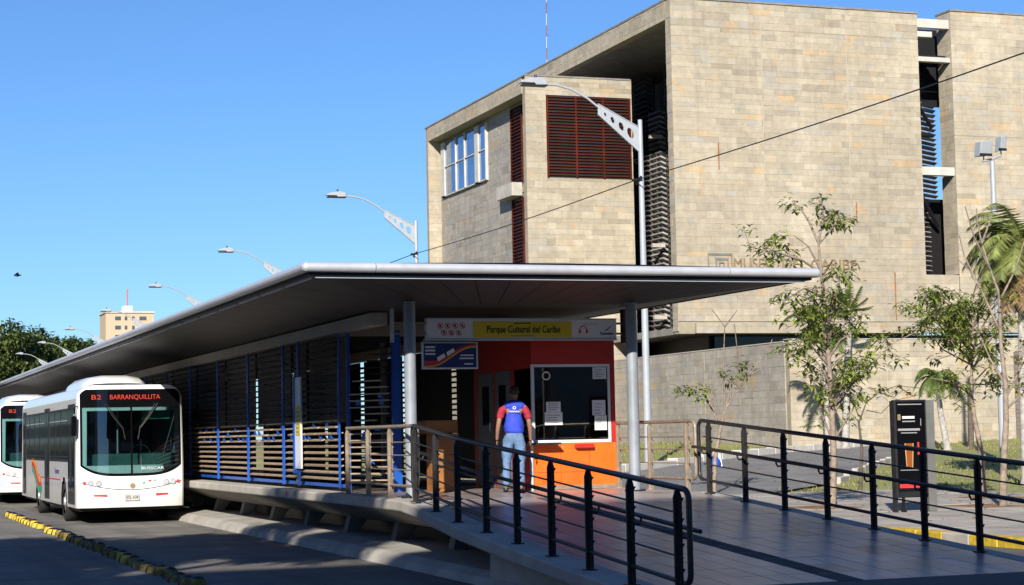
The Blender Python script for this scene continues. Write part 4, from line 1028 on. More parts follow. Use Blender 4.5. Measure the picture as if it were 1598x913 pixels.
# blue strip window of the annex
wf = MB()
def ky(v): return v*KS
for y, wd in ((129.45,.75),(126.5,.1),(124.5,.1),(121.85,.75),(119.95,.12)): wf.box(WX-.16, WX+.05, ky(y)-wd/2*KS, ky(y)+wd/2*KS, kz(19.1), kz(23.04))
wf.box(WX-.14, WX+.04, ky(119.9), ky(130.0), kz(21.2), kz(21.27)).box(WX-.16, WX+.05, ky(119.9), ky(130.0), kz(19.1), kz(19.18))
wfo = wf.build('strip_window', CONCL, mu)
for a_, c_ in ((129.07,126.56),(126.44,124.56),(124.44,122.23),(121.47,120.02)):
    for z0, z1 in ((19.18,21.2),(21.27,23.04)):
        MB().box(WX-.06, WX-.04, ky(c_), ky(a_), kz(z0), kz(z1)).build('pane', BLDGLASS, wfo)
MB().box(AX+.2, WX, ky(113.3), ky(116.35), kz(17.2), kz(18.05)).build('ledge', CONC, mu)
# louvres
def louvre(name, mat, o, u, L, z0, z1, pitch, depth, thick, tilt, nrm, vert=(), backmat=None, mull=None, boff=.35):
    o, u, nrm = Vector(o), Vector(u).normalized(), Vector(nrm)
    me = MB().box(-.5,.5,-.5,.5,-.5,.5).mesh('slat'); me.materials.append(mat)
    if backmat:
        c = o+u*L/2-nrm*boff; MB().obox((c.x,c.y,(z0+z1)/2), u*(L/2), nrm*.02, (0,0,(z1-z0)/2)).build(name+'_backing', backmat, mu)  # black panel stands in for the unlit space behind the slats
    fo = None
    for v in vert:
        c = o+u*v; q = MB().obox((c.x,c.y,(z0+z1)/2), u*.05, nrm*(depth*.45), (0,0,(z1-z0)/2-.01)).build(name+'_mullion', mull or mat, mu)
        fo = fo or q
    z = z0+pitch/2; ang = math.atan2(u.y, u.x)
    rotm = Matrix.Rotation(ang, 4, 'Z') @ Matrix.Rotation(tilt, 4, 'X')
    while z < z1-.02:
        c = o+u*(L/2); inst(me, 'slat', fo, Vector((c.x,c.y,z))-wl(fo), rotm.to_euler(), (L, depth, thick)); z += pitch
louvre('front_louvre', BROWN, (kx(42.13),YS+.02,0), (1,0,0), kx(5.74), kz(17.95), kz(23.15), .168, .17, .045, -.5, (0,-1,0), vert=(.05,kx(2.0),kx(3.85),kx(5.69)), backmat=BLACK, mull=BROWN, boff=.03)
louvre('side_louvre', BROWN, (WX,ky(115.1),0), (0,-1,0), ky(2.1), kz(18.1), kz(23.0), .2, .21, .05, -.5, (-1,0,0), vert=(.05,1.8), backmat=BLACK, boff=.03)
louvre('lower_side_louvre', BROWN, (WX,ky(115.1),0), (0,-1,0), ky(2.1), 8, kz(17.1), .2, .21, .05, -.5, (-1,0,0), vert=(.05,1.8), backmat=BLACK, boff=.03)
louvre('recess_louvre', LOUVG, (46.0,102.4,0), (0,-1,0), 1.7, 4, 20.9, .3, .5, .1, -.35, (-1,0,0), vert=(.1,1.0), backmat=BLACK, mull=LOUVD)  # paler than its neighbours: sunlight on this stretch is put into the colour
louvre('inner_louvre', LOUVD, (46.0,106.5,0), (0,-1,0), 3.9, 4, 23.2, .3, .55, .09, -.4, (-1,0,0), vert=(.05,2.0), backmat=BLACK)
louvre('edge_louvre', LOUVD, (46.1,100.4,0), (0,-1,0), 3.0, 4, 23.2, .3, .3, .06, -.4, (-1,0,0), vert=(.05,2.9), backmat=BLACK)
for z in (8.4, 12.6, 19.0): wallbox('recess_beam', 44.9, 45.7, 100.2, 100.4, z, z+.22, CONC)
wallbox('recess_back', 41, 48.3, 110.5, 111, 2, 23.4, BLACK)
# second block across the gap
w5 = wallbox('far_front_wall', 57.66, 74.9, YF+.06, YF+1.4, 6.9, 24.55)
stone_wall((57.6,YF+.06,7.5), (1,0,0), (0,-1,0), 17.2, 7.5, 24.58, seed=13, wall=w5, cuts=(5.3,10.5), hcuts=(17.7,))
stone_wall((57.66,YF+1.4,6.9), (0,-1,0), (-1,0,0), 1.34, 10.1, 24.58, seed=14, wall=w5)
wallbox('coping', 57.57, 75, YF-.05, YF+1.5, 24.582, 24.68, CONCD)
pw = wallbox('gap_parapet', 55.5, 57.6, YF+.12, YF+.5, 7.43, 10.05); stone_wall((55.52,YF+.12,7.43), (1,0,0), (0,-1,0), 2.06, 7.43, 10.05, seed=15, wall=pw)
for z0, z1, x1 in ((23.62,24.1,57.58),(23.1,23.4,56.5),(21.75,22.0,57.58),(15.5,15.95,57.9)):
    wallbox('gap_beam', 55.46, min(x1,57.6), YF+.15, YF+.55, z0, z1, CONCL)
louvre('gap_louvre', LOUVG, (55.9,YF+2.2,0), (.86,.5,0), 3.4, 10.1, 21.7, .27, .24, .06, -.6, (.3,-.95,0), vert=(.3,.75,1.2), mull=BLACK)
MB().obox((56.1,YF+2.6,16.5), (.75,.3,0), (0,.04,0), (0,0,6.6)).build('gap_panel', BLACK, mu)  # black panel put in to darken the left of the gap
MB().box(55.5, 60.5, YF+3.3, YF+3.4, 7.5, 14.6).build('gap_lower_panel', BLACK, mu); MB().box(55.5, 60.5, YF+3.0, YF+3.1, 19.8, 24.2).build('gap_upper_panel', BLACK, mu); MB().box(55.5,57.6,YF+.6,YF+3.0,22.0,22.2).build('gap_top_panel', BLACK, mu)  # black panels put in to darken the gap behind its beams and louvres
for a_, c_ in (((56.2,YF+1.9,20.2),(58.0,YF+2.9,18.6)),((56.4,YF+1.9,14.9),(58.2,YF+2.9,13.0)),((56.2,YF+1.9,18.0),(57.9,YF+2.7,18.1))): MB().tube([a_, c_], .12, 6).build('gap_brace', BLACK, mu)
# ground floor under the cantilever and the long stone wall before it
wallbox('ground_floor', 43.5, 74.9, YF+1.5, YF+1.8, .2, 6.85, SGLASS)
wallbox('ground_floor_side', 43.3, 43.49, YF+1.8, 110, .2, 6.85, BLACK)
KP = .85
def pz_(v): return 1.88+(v-1.88)*KP
GX, GY = 47.6*KP, 89.0*KP
gw = thing('stone_wall', 'long sandstone enclosure wall standing before the museum', 'wall', (GX+5,GY,.3))
def gbox(name, x0, x1, y0, y1, z0, z1, mat=STONEJ): return MB().box(x0,x1,y0,y1,z0,z1).build(name, mat, gw)
w6 = gbox('front_wall', GX+.06, 64, GY+.06, GY+.5, .1, pz_(6.6)-.02); stone_wall((GX,GY+.06,.3), (1,0,0), (0,-1,0), 23.0, .3, pz_(6.6), holes=((62.2*KP-GX,68*KP-GX,.3,pz_(5.9)),), course=.36, seed=17, wall=w6, cuts=(5.0,9.6))
w7 = gbox('side_wall', GX+.06, GX+.5, GY+.51, 101, .1, pz_(6.5)-.02); stone_wall((GX+.06,101,.3), (0,-1,0), (-1,0,0), 101-GY-.5, .3, pz_(6.5), course=.36, seed=18, wall=w7, cuts=(8.2,16.5))
gbox('coping', GX-.02, 64, GY-.02, GY+.55, pz_(6.6)+.001, pz_(6.6)+.05, CONC); gbox('coping', GX-.02, GX+.55, GY+.551, 101, pz_(6.5)+.001, pz_(6.5)+.05, CONC)
gd = MB().box(61.5*KP, 66.6*KP, GY-.02, GY+.02, .6, pz_(5.9)).build('roller_door', M('shutter_brown',(.16,.13,.115),.6), gw)
SHM = M('shutter_slat_brown',(.17,.14,.12),.6)
for k in range(24): MB().box(61.52*KP, 66.58*KP, GY-.045, GY-.021, .7+k*.19, .85+k*.19).build('shutter_slat', SHM, gd)
# rust streaks below the drains
for x, z0, z1, yy in ((43.3,15.4,16.8,YF-.004),(51.35,12.7,13.9,YF-.004),(53.55,7.6,10.15,YF-.004),(49.75,7.7,9.1,YF-.004),):
    p = MB(); w_ = .05; pts = []
    nn = 9
    for k in range(nn+1):
        z = z1+(z0-z1)*k/nn; ww = w_*rnd.uniform(.6,1.3)*(1-.4*k/nn); pts.append(((x-ww, yy-.012, z),(x+ww, yy-.012, z)))
    for k in range(nn): p.quad(pts[k][0], pts[k+1][0], pts[k+1][1], pts[k][1])
    p.build('rust_streak', RUST, mu)
# name on the wall
text('museum_lettering', 'MUSEO', .78, (45.15,YF-.03,10.5), GOLD, mu, width=2.35, ext=.03)
text('museum_lettering', 'DEL CARIBE', .78, (49.0,YF-.03,10.5), GOLD, mu, width=4.4, ext=.03)
lg = MB()
for x0, x1, z0, z1, t_ in ((42.5,43.9,9.65,11.04,.05),(42.95,43.68,9.95,10.8,.06),(43.15,43.45,10.2,10.6,.05)):
    lg.box(x0,x1,YF-.05,YF-.01,z1-t_*2,z1).box(x0,x1,YF-.05,YF-.01,z0,z0+t_).box(x0,x0+t_,YF-.05,YF-.01,z0+t_,z1-t_*2).box(x1-t_,x1,YF-.05,YF-.01,z0+t_,z1-t_*2)
lg.build('museum_logo', M('logo_grey',(.17,.18,.165),.5), mu)
# roof clutter, mast
MB().box(42.2, 43.4, 123.5, 125.5, ZT, 25.0).box(42.3,43.3,126.2,127,ZT,24.8).build('roof_unit', CONCD, mu)
mast = thing('radio_mast', 'thin red and white mast rising from the museum roof', 'mast', (43.05,112,24.35))
for k in range(9): MB().tube([(43.05+.012*k,112,24.35+k*.75),(43.05+.012*(k+1),112,24.35+(k+1)*.75)], .035, 6).build('segment', RUST if k % 2 == 0 else LAMPW, mast)
# turn the stone list into objects: the 300 largest singly, the rest joined per wall
stone_jobs.sort(key=lambda j: -j[0]*(1.5 if j[1] is w1 else 1))
def place(j):
    a, wall, c, s, u, nrm = j
    o = inst(UNIT, 'stone', wall, c-wl(wall), (0,0,math.atan2(u.y,u.x)), s)
stone_jobs = [j for j in stone_jobs if j[1] not in (w3, w7)][:300]+[j for j in stone_jobs if j[1] in (w3, w7)]+[j for j in stone_jobs if j[1] not in (w3, w7)][300:]
for j in stone_jobs[:300]: place(j)
rest = {}
for a, wall, c, s, u, nrm in stone_jobs[300:]:
    rest.setdefault(wall.name, (wall, MB()))[1].obox(c, u*(s[0]/2), nrm*(s[1]/2), Vector((0,0,s[2]/2)))
for nm, (wall, b) in rest.items():
    o = b.build('stone_courses', STONEG if wall in (w3, w7) else STONE, wall); o['kind'] = 'stuff'

# ================================================================== LAMPS, CABLE, FLOODLIGHT
def make_lamp():
    t = thing('street_lamp', 'tall white street lamp', 'street lamp', (0,0,0), 'street lamps along the avenue')
    MB().tube([(0,0,0),(0,0,6),(.0,0,12.95)], [.15,.125,.085], 14).build('pole', LAMPW, t, local=True)
    MB().box(-.25,.25,-.25,.25,0,.06).build('base_plate', CONC, t, local=True)
    # tapered bracket plate with holes
    A = Vector((-.05,0,12.2)); Bp = Vector((-1.68,0,13.28)); d = (Bp-A).normalized(); q = Vector((0,0,1)); L = (Bp-A).length
    if q.z < 0: q = -q
    cells = 26; b = MB()
    holes = [(.42,.16),(.86,.125),(1.27,.095),(1.62,.06)]
    nu, nv = 120, 36
    def hw(s_): return .46-.27*s_/L
    for i in range(nu):
        for k in range(nv):
            s0, s1 = L*i/nu, L*(i+1)/nu; t0, t1 = -1+2*k/nv, -1+2*(k+1)/nv
            mm = A+d*((s0+s1)/2)+q*((t0+t1)/2*hw((s0+s1)/2)); sx, tx = (s0+s1)/2, (t0+t1)/2*hw((s0+s1)/2)
            if any((sx-hs)**2+tx**2*.8 < hr*hr for hs, hr in holes): continue
            P = [A+d*s_+q*(t_*hw(s_)) for s_, t_ in ((s0,t0),(s1,t0),(s1,t1),(s0,t1))]
            for yy in (-.02,.02): b.add([p+Vector((0,yy,0)) for p in P], [(0,1,2,3)])
    b.obox(A+d*L/2+q*.335, d*(L*.5)-q*.135, (0,.05,0), q*.014).obox(A+d*L/2-q*.335, d*(L*.5)+q*.135, (0,.05,0), q*.014)
    b.build('bracket', LAMPW, t, local=True)
    MB().tube([(-1.6,0,13.32),(-2.1,0,13.68),(-2.7,0,13.98),(-3.3,0,14.12),(-3.8,0,14.13)], .045, 8).build('arm', LAMPW, t, local=True)
    h = MB().prism([(-3.7,14.08),(-3.75,14.3),(-4.0,14.36),(-4.4,14.3),(-4.72,14.2),(-4.74,14.13),(-4.2,14.13),(-4.15,14.06)], (0,-.17,0), (1,0,0), (0,0,1), (0,.34,0)).build('lamp_head', LAMPW, t, local=True, bevel=.03, segs=2)
    MB().box(-4.66,-3.72,-.15,.15,14.03,14.09).build('lens', DARKM, h, local=True)
    MB().tube([(-4.12,0,14.35),(-4.12,0,14.46)], .05, 8).build('photocell', NAVY, h, local=True)
    return t
l0 = make_lamp(); l0.location = (28.26,63.95,H(28.14,63.95))
l0['label'] = 'nearest tall white street lamp standing before the museum louvres'
names = ['white street lamp whose bracket stands against the sky beside the museum corner', 'white street lamp second beyond the museum corner', 'white street lamp third beyond the museum corner', 'white street lamp standing before the distant beige tower', 'white street lamp before the far trees', 'white street lamp before the far trees', 'white street lamp before the far trees', 'white street lamp before the far trees']
for k in range(8):
    c = copy_tree(l0); c.location = (28.2,63.95+28.6*(k+1),0); c['label'] = names[k]
cb_ = MB(); pts = []
for (ya, yb_) in ((121,92.6),(92.6,64),(64,35.4)):
    for k in range(9):
        t_ = k/8; pts.append((28.0, ya+(yb_-ya)*t_, 11.2-.12*math.sin(PI*t_)))
cb_.tube(pts, .02, 6)
tag(cb_.build('overhead_cable', BLACK), 'dark overhead cable strung from lamp to lamp before the museum', 'cable')
for y, lb in ((63.95,'black cable clamp on the lamp pole before the louvres'), (92.55,'black cable clamp on the lamp pole beside the museum corner')):
    p = MB().tube([(27.9,y,11.2),(28.25,y,11.22)], .06, 8).tube([(28.14,y-.25,11.3),(28.14,y+.25,11.1)], .05, 8); o = p.build('cable_clamp', BLACK); tag(o, lb, 'clamp')
fl = thing('floodlight_pole', 'white pole with two floodlights in front of the museum wall', 'floodlight', (40.85,60,H(40.85,60)))
MB().tube([(40.85,60,H(40.85,60)),(40.87,60,10.1)], .13, 12).build('pole', LAMPW, fl); MB().tube([(40.87,60,10.1),(40.87,60,11.75)], .095, 12).build('upper_pole', LAMPW, fl)
MB().tube([(40.45,60,11.72),(40.87,60,11.82),(41.25,60,11.98)], .045, 8).build('crossarm', LAMPW, fl)
for x, z, an, w_ in ((40.5,12.2,.12,.26),(41.27,12.42,1.1,.12)):
    lf = MB().obox((x,60,z), (w_*math.cos(.1),0,.03), (0,.2,0), (0,-.06,.27)).build('floodlight', LAMPW, fl, bevel=.03, segs=2)
    MB().obox((x-.02,59.85,z-.24), (w_*.9,0,0), (0,.1,.02), (0,0,.05)).build('lens', BLACK, lf)
    MB().tube([(x,60,11.75 if x < 41 else 11.95),(x,60,z-.1)], .025, 6).build('yoke', LAMPW, lf)

# ================================================================== KIOSK, BAG
ki = thing('poster_kiosk', 'freestanding black poster kiosk with a beer glass advert', 'kiosk', (21.1,34.25,.125))
MB().box(20.70, 21.46, 34.2, 34.36, .42, 2.44).build('case', DARKM, ki, bevel=.015)
MB().box(20.67, 20.699, 34.19, 34.36, .13, 2.42).build('side_frame', RAILD, ki); MB().box(21.43, 21.62, 34.18, 34.46, .13, 2.43).build('side_frame', M('kiosk_grey',(.16,.16,.15),.5,.3), ki)
po_ = MB().box(20.73, 21.40, 34.19, 34.199, .55, 2.40).build('poster', BLACKG, ki)
for x0, x1, z0, z1, mt in ((20.76,21.33,2.335,2.355,GREYPR),(20.86,21.15,2.05,2.10,SIGNW),(20.86,21.16,1.98,2.005,GREYPR),(20.75,21.27,1.80,1.845,GREYPR),(20.82,21.2,1.745,1.765,GREYPR),(20.78,21.28,.98,.995,GREYPR),(21.29,21.305,1.9,2.05,GREYPR)):
    MB().box(x0, x1, 34.184, 34.189, z0, z1).build('lettering', mt, po_)
MB().box(20.75, 20.82, 34.184, 34.189, 2.02, 2.14).build('crest', GOLD, po_)
MB().prism([(-.06,0),(.06,0),(.085,.5),(-.085,.5)], (21.0,34.184,1.04), (1,0,0), (0,0,1), (0,.005,0)).build('beer_glass_print', M('amber_print',(.22,.06,.01),.4), po_)
for s in (-1,1): MB().prism([(s*.06,0),(s*.075,0),(s*.105,.5),(s*.085,.5)], (21.0,34.183,1.04), (1,0,0), (0,0,1), (0,.004,0)).build('glass_edge_print', M('gold_edge',(.45,.3,.12)) if s < 0 else bpy.data.materials['gold_edge'], po_)
MB().box(21.2, 21.24, 34.184, 34.189, 1.3, 1.56).box(20.75, 21.38, 34.184, 34.189, .62, .70).build('red_print', REDPR, po_)
for x in (20.85, 21.3): MB().prism([(-.16,0),(.16,0),(.05,.3),(-.05,.3)], (x,34.25,.125), (0,.6,0), (0,0,1), (.03,0,0)).build('leg', DARKM, ki)
bg_ = thing('blue_bag', 'blue and white plastic bag lying on the street kerb', 'bag', (30.3,62.6,H(30.3,62.6)+.02))
z0 = H(30.3,62.6)
MB().lathe([(0.02,0),(.2,.03),(.24,.16),(.2,.3),(.12,.4),(.05,.46),(0,.47)], (30.3,62.6,z0), 10).build('sack', BLUE, bg_)
MB().prism([(0,0),(.16,0),(.08,.5),(.0,.52)], (30.42,62.5,z0), (1,0,0), (0,0,1), (0,.08,0)).build('flap', WHITE, bg_, bevel=.02)

# ================================================================== TREES
def leaf_at(b, p, d, L, W_, m=0):
    "one folded, drooping leaf of four triangles"
    d = d.normalized(); sd_ = d.cross(Vector((0,0,1)))
    if sd_.length < .05: sd_ = Vector((1,0,0))
    sd_ = sd_.normalized(); n_ = sd_.cross(d)
    mid = p+d*L*.55+Vector((0,0,-.03*L)); tip = p+d*L+Vector((0,0,-.22*L))
    b.add([p, mid+sd_*W_+n_*W_*.35, tip, mid-sd_*W_+n_*W_*.35, mid], [(0,1,4),(1,2,4),(2,3,4),(3,0,4)], m)
def whorl(b, p, r, n, L=.26, m=0):
    for k in range(n):
        a = r.uniform(0, 2*PI); el = r.uniform(-.75,.45)
        d = Vector((math.cos(a)*math.cos(el), math.sin(a)*math.cos(el), math.sin(el)))
        o = Vector((r.gauss(0,.1), r.gauss(0,.1), r.gauss(0,.08)))
        leaf_at(b, p+o, d, L*r.uniform(.7,1.2), L*.17, m)
def extra(n, x0, x1, y0, y1, ax, ay0, ay1, seed):
    r = random.Random(seed); out = []
    for k in range(n):
        ex, ey = r.uniform(x0,x1), r.uniform(y0,y1); sy = min(max(ey+r.uniform(20,60), ay0), ay1)
        out.append([(ax+r.uniform(-2,2), sy), ((ax+ex)/2, (sy+ey)/2-6), (ex, ey)])
    return out
def young_tree(name, label, Y, trunk, branches, r0, seed, leaves=14, lm=LEAF, bark=BARK, spread=.5, L=.26, dens=1.0, leafy=None, basez=None):
    r = random.Random(seed)
    T = [at(x,y,Y) for x, y in trunk]
    if basez is not None: T[0].z = basez
    base = T[0].copy(); t = thing(name, label, 'tree', base)
    N = len(T)
    MB().tube(T, [r0*(1-.72*k/(N-1)) for k in range(N)], 9).build('trunk', bark, t)
    lb = MB(); cb2 = MB()
    for bi, br in enumerate(branches):
        off = r.uniform(-1,1)*spread*2.0
        P = [at(x,y,Y+off*(k/(max(1,len(br)-1)))) for k, (x, y) in enumerate(br)]
        n = len(P); rr = [max(.012, r0*.36*(1-.8*k/(n-1))) for k in range(n)]
        lb.tube(P, rr, 6)
        if leafy is None or leafy(bi):
            for k in range(1, n):
                a, c = P[k-1], P[k]
                steps = max(1, int((c-a).length/.24))
                for s in range(steps):
                    f = (s+1)/steps
                    if k == 1 and f < .6 and n > 2: continue
                    if r.random() > dens*.95 and k < n-1: continue
                    q = a.lerp(c, f)+Vector((r.gauss(0,.16), r.gauss(0,.3*spread), r.gauss(0,.13)))
                    whorl(cb2, q, r, int(leaves*r.uniform(.5,1.15)), L)
                    if r.random() < .6: lb.tube([a.lerp(c,f), q], .008, 4, cap=False)
    lb.build('limbs', bark, t)
    if cb2.v: cb2.build('crown', lm, t)
    return t
young_tree('young_tree', 'tall slender young tree with open leafy crown in the pavement', 37.75, [(1299,792),(1301,720),(1299,660),(1296,600),(1290,520),(1284,450),(1279,400),(1277,375)],
  [[(1277,378),(1262,345),(1247,322),(1232,318)],[(1277,378),(1285,340),(1283,318),(1278,312)],[(1278,380),(1300,355),(1310,335)],[(1285,345),(1305,330),(1312,345)],
   [(1281,425),(1250,405),(1215,395),(1170,385)],[(1240,403),(1225,390),(1190,395)],[(1280,420),(1262,385),(1240,368)],[(1285,465),(1255,450),(1222,470)],[(1283,440),(1305,425),(1310,440)],[(1284,430),(1300,405),(1312,420)],
   [(1298,650),(1325,605),(1360,568),(1395,535),(1425,520)],[(1297,620),(1265,570),(1225,548)],[(1298,640),(1320,600),(1345,560)],[(1291,530),(1320,505),(1338,488)],[(1300,690),(1330,640),(1345,605)],[(1300,690),(1280,640),(1268,590)],
   [(1291,540),(1262,505),(1240,490)],[(1293,560),(1312,530),(1330,520)],[(1293,570),(1262,535),(1232,530)],[(1297,610),(1330,580),(1370,545),(1385,525)],[(1290,500),(1270,470),(1245,460)],[(1299,660),(1272,612),(1255,595)],[(1294,580),(1316,555),(1325,545)],[(1292,545),(1280,510),(1270,520)]]+extra(16,1225,1345,450,590,1293,500,640,3), .085, 5, 24, L=.21, basez=.11)
young_tree('young_tree', 'small sparse tree with pink twigs before the shaded museum wall', 48.9, [(1114,769),(1116,715),(1124,670),(1131,640)],
  [[(1131,640),(1150,610),(1170,585),(1195,548)],[(1124,665),(1112,620),(1106,590),(1085,560)],[(1131,640),(1129,560),(1131,510),(1112,484)],[(1131,510),(1150,484)],[(1150,610),(1152,560),(1146,505)],[(1170,585),(1190,575),(1205,530)],[(1124,668),(1100,615),(1080,605)],[(1131,640),(1145,590),(1160,570)],[(1115,640),(1095,612),(1070,600)],[(1140,620),(1140,585),(1150,575)]], .075, 9, 24, leafy=lambda i: i in (6,7,8,9), L=.23, dens=.9, basez=H(23.6,48.9))
young_tree('young_tree', 'thin arching nearly bare sapling bending over the poster kiosk', 49.1, [(1342,757),(1345,700),(1340,660),(1352,628)],
  [[(1352,628),(1372,612),(1400,602),(1440,606),(1475,622)],[(1340,650),(1330,622),(1345,612)],[(1400,602),(1415,612),(1425,618)],[(1475,622),(1487,612),(1500,611)],[(1372,612),(1395,620),(1410,608)],[(1352,640),(1375,645),(1395,625),(1440,615)]], .06, 12, 10, leafy=lambda i: i in (2,4), L=.28, dens=.7, bark=BARKD, basez=H(28.5,49.1))
young_tree('young_tree', 'young tree with broad dense green crown near the small palm', 40.6, [(1535,764),(1530,700),(1520,650),(1515,610),(1517,560),(1525,520)],
  [[(1517,570),(1480,520),(1445,490),(1422,478)],[(1520,540),(1490,480),(1450,455),(1430,452)],[(1522,530),(1500,470),(1480,450)],[(1525,520),(1528,475),(1530,450)],[(1525,525),(1550,480),(1560,465)],[(1517,570),(1470,545),(1445,510)],[(1520,540),(1470,500),(1440,500)],[(1520,545),(1500,505),(1485,480)],[(1522,540),(1550,525),(1575,500)],[(1516,600),(1540,575),(1560,560)],[(1515,610),(1480,595),(1452,590)],[(1515,620),(1490,590),(1470,575)],[(1522,530),(1510,500),(1505,470)],[(1517,580),(1535,540),(1545,500)],[(1517,565),(1490,540),(1470,515)],[(1516,600),(1545,600),(1570,585)],[(1520,550),(1460,485),(1455,470)],[(1515,615),(1500,600),(1490,625)]]+extra(14,1425,1575,445,545,1519,510,600,4), .08, 21, 28, spread=.75, L=.21, bark=BARK, basez=.11)
young_tree('young_tree', 'bare pale barked tree with few yellow leaves beside the tall palm', 35.5, [(1565,789),(1566,720),(1570,660),(1569,600),(1562,540),(1560,480),(1558,455)],
  [[(1558,455),(1545,420),(1532,380),(1525,345),(1524,325)],[(1560,470),(1585,420),(1602,365)],[(1562,520),(1530,450),(1505,400),(1490,340)],[(1545,420),(1520,370),(1506,322)],[(1570,620),(1590,580),(1610,540)],[(1532,380),(1545,345),(1550,330)],[(1530,450),(1512,420),(1495,405)],[(1569,600),(1545,560),(1530,525)],[(1569,640),(1600,610),(1625,560)],[(1590,580),(1600,530),(1602,500)],[(1560,480),(1580,470),(1600,450)]], .085, 33, 20, leafy=lambda i: i in (4,8,9,10), lm=LEAFY, L=.2, dens=.7, basez=.11)

def palm(name, label, base, top, R_, nf, seed, lm, dry=0, trunk_r=.14, droop=1.0, lean=None, leafl=.5):
    r = random.Random(seed); base, top = Vector(base), Vector(top)
    t = thing(name, label, 'palm', base, 'palms before the museum')
    mid = base.lerp(top,.5)+Vector((r.uniform(-.1,.1),0,0))
    MB().tube([base, base.lerp(top,.04), mid, top], [trunk_r*1.35, trunk_r, trunk_r*.85, trunk_r*.75], 10).build('trunk', PALMT, t)
    def frond(b, az, el, L, dr):
        d = Vector((math.cos(az)*math.cos(el), math.sin(az)*math.cos(el), math.sin(el))); P = [top.copy()]; n = 9
        for k in range(n):
            d = (d+Vector((0,0,-dr*.11*(1+k*.18)))).normalized(); P.append(P[-1]+d*L/n)
        b.tube(P, [.02*(1-.8*k/n) for k in range(n+1)], 4, cap=False)
        for k in range(1, n):
            for s in range(4):
                f = s/4; p = P[k].lerp(P[k+1], f); tg = (P[k+1]-P[k]).normalized(); sd_ = tg.cross(Vector((0,0,1)))
                if sd_.length < .1: sd_ = Vector((1,0,0))
                sd_.normalize(); ll = leafl*R_*.55*math.sin(PI*(.12+.8*(k+f)/n))+.05
                for sg in (-1,1):
                    q = (sd_*sg*.8+tg*.55+Vector((0,0,-.25-.3*r.random()))).normalized()
                    e = p+q*ll; w_ = tg*.018*max(.7, R_)
                    b.add([p-w_, p+w_, e], [(0,1,2)])
    b = MB()
    for k in range(nf): frond(b, 2*PI*k/nf*2.618+r.uniform(-.2,.2), r.uniform(-.25,1.15), R_*r.uniform(.8,1.1), droop*r.uniform(.8,1.25))
    b.build('fronds', lm, t)
    if dry:
        b = MB()
        for k in range(dry): frond(b, 2*PI*k/dry+r.uniform(-.3,.3), r.uniform(-.9,-.5), R_*r.uniform(.8,1.1), droop*1.5)
        b.build('dry_fronds', PALMD, t)
    return t
def gz(p): return Vector((p.x, p.y, H(p.x,p.y)-.02))
p1 = at(1478,683,70); palm('palm', 'small green palm with thin pale trunk before the museum wall', gz(p1), at(1461,588,70), 1.35, 26, 3, PALM, trunk_r=.15, droop=1.5)
p2 = at(1600,690,47); palm('palm', 'tall feathery palm with brown dead fronds beside the bare tree', gz(p2), at(1594,378,47), 2.15, 62, 4, PALMY, dry=14, trunk_r=.16, droop=1.25)
p3 = at(1293,690,70); palm('palm', 'palm hidden behind the slender tree casting its shadow on the wall', gz(p3), at(1284,505,70), 1.75, 26, 5, PALM, trunk_r=.16, droop=1.2)
p4 = at(1319,690,73); palm('palm', 'short stubby palm with pale trunk behind the slender tree', gz(p4), at(1326,482,73), 1.2, 16, 8, PALM, trunk_r=.17, droop=-.2, leafl=.3)
b = thing('sapling_stake', 'dark wooden stake standing by the museum wall', 'stake', gz(at(1515,690,70)))
MB().tube([gz(at(1515,690,70)), at(1514,600,70)], .13, 8).build('stake', BARKD, b)

def big_tree(name, label, base, cr, rad, n, seed, L=.5, lm=LEAFD, group=None, tr=.3):
    r = random.Random(seed); base, cr = Vector(base), Vector(cr)
    t = thing(name, label, 'tree', base, group)
    MB().tube([base, base.lerp(cr,.5)+Vector((r.uniform(-.3,.3),0,0)), cr], [tr, tr*.8, tr*.4], 8).build('trunk', BARKD, t)
    cl_ = []; lb = MB()
    for k in range(26):
        a = r.uniform(0,2*PI); u_ = r.uniform(-.8,1); s_ = math.sqrt(1-u_*u_) if abs(u_) < 1 else 0; q = r.uniform(.55,1)
        c = cr+Vector((math.cos(a)*s_*rad[0]*q, math.sin(a)*s_*rad[1]*q, u_*rad[2]*q)); cl_.append((c, r.uniform(.28,.5)*min(rad)))
        if k < 12: lb.tube([base.lerp(cr,.6), c], [tr*.35,.03], 5, cap=False)
    lb.build('limbs', BARKD, t)
    b = MB()
    for k in range(n):
        c, rr = cl_[r.randrange(len(cl_))]
        v = Vector((r.gauss(0,1), r.gauss(0,1), r.gauss(0,.8))).normalized()*rr*r.uniform(.6,1.08)
        p = c+v; d = Vector((r.gauss(0,1), r.gauss(0,1), r.gauss(-.1,.7)))
        leaf_at(b, p, d, L*r.uniform(.7,1.3), L*.28)
    b.build('crown', lm, t)
    return t
ft = [(q_*1.85,a_,b_,c_*1.85) for q_,a_,b_,c_ in ((150,2,562,2.9),(160,30,562,3.2),(155,62,572,2.6),(170,96,568,2.7),(175,128,580,2.8),(190,148,560,2.0),(180,20,595,3.4),(200,115,600,3.6))]
for k, (Y, x, y, rr) in enumerate(ft):
    c = at(x,y,Y); big_tree('broadleaf_tree', 'dense dark broadleaf tree in the clump beyond the station', (c.x,c.y,0), c, (rr*1.15,rr*1.1,rr*.85), 5600, 40+k, .85, tr=.5, group='far trees beyond the station')
for k in range(6):
    Y = 420; c = at(-40+k*45, 610, Y); big_tree('broadleaf_tree', 'low dark tree in the far row seen under the canopy', (c.x,c.y,0), Vector((c.x,c.y,5)), (7,6,5), 2500, 60+k, .8, group='far row under the canopy')
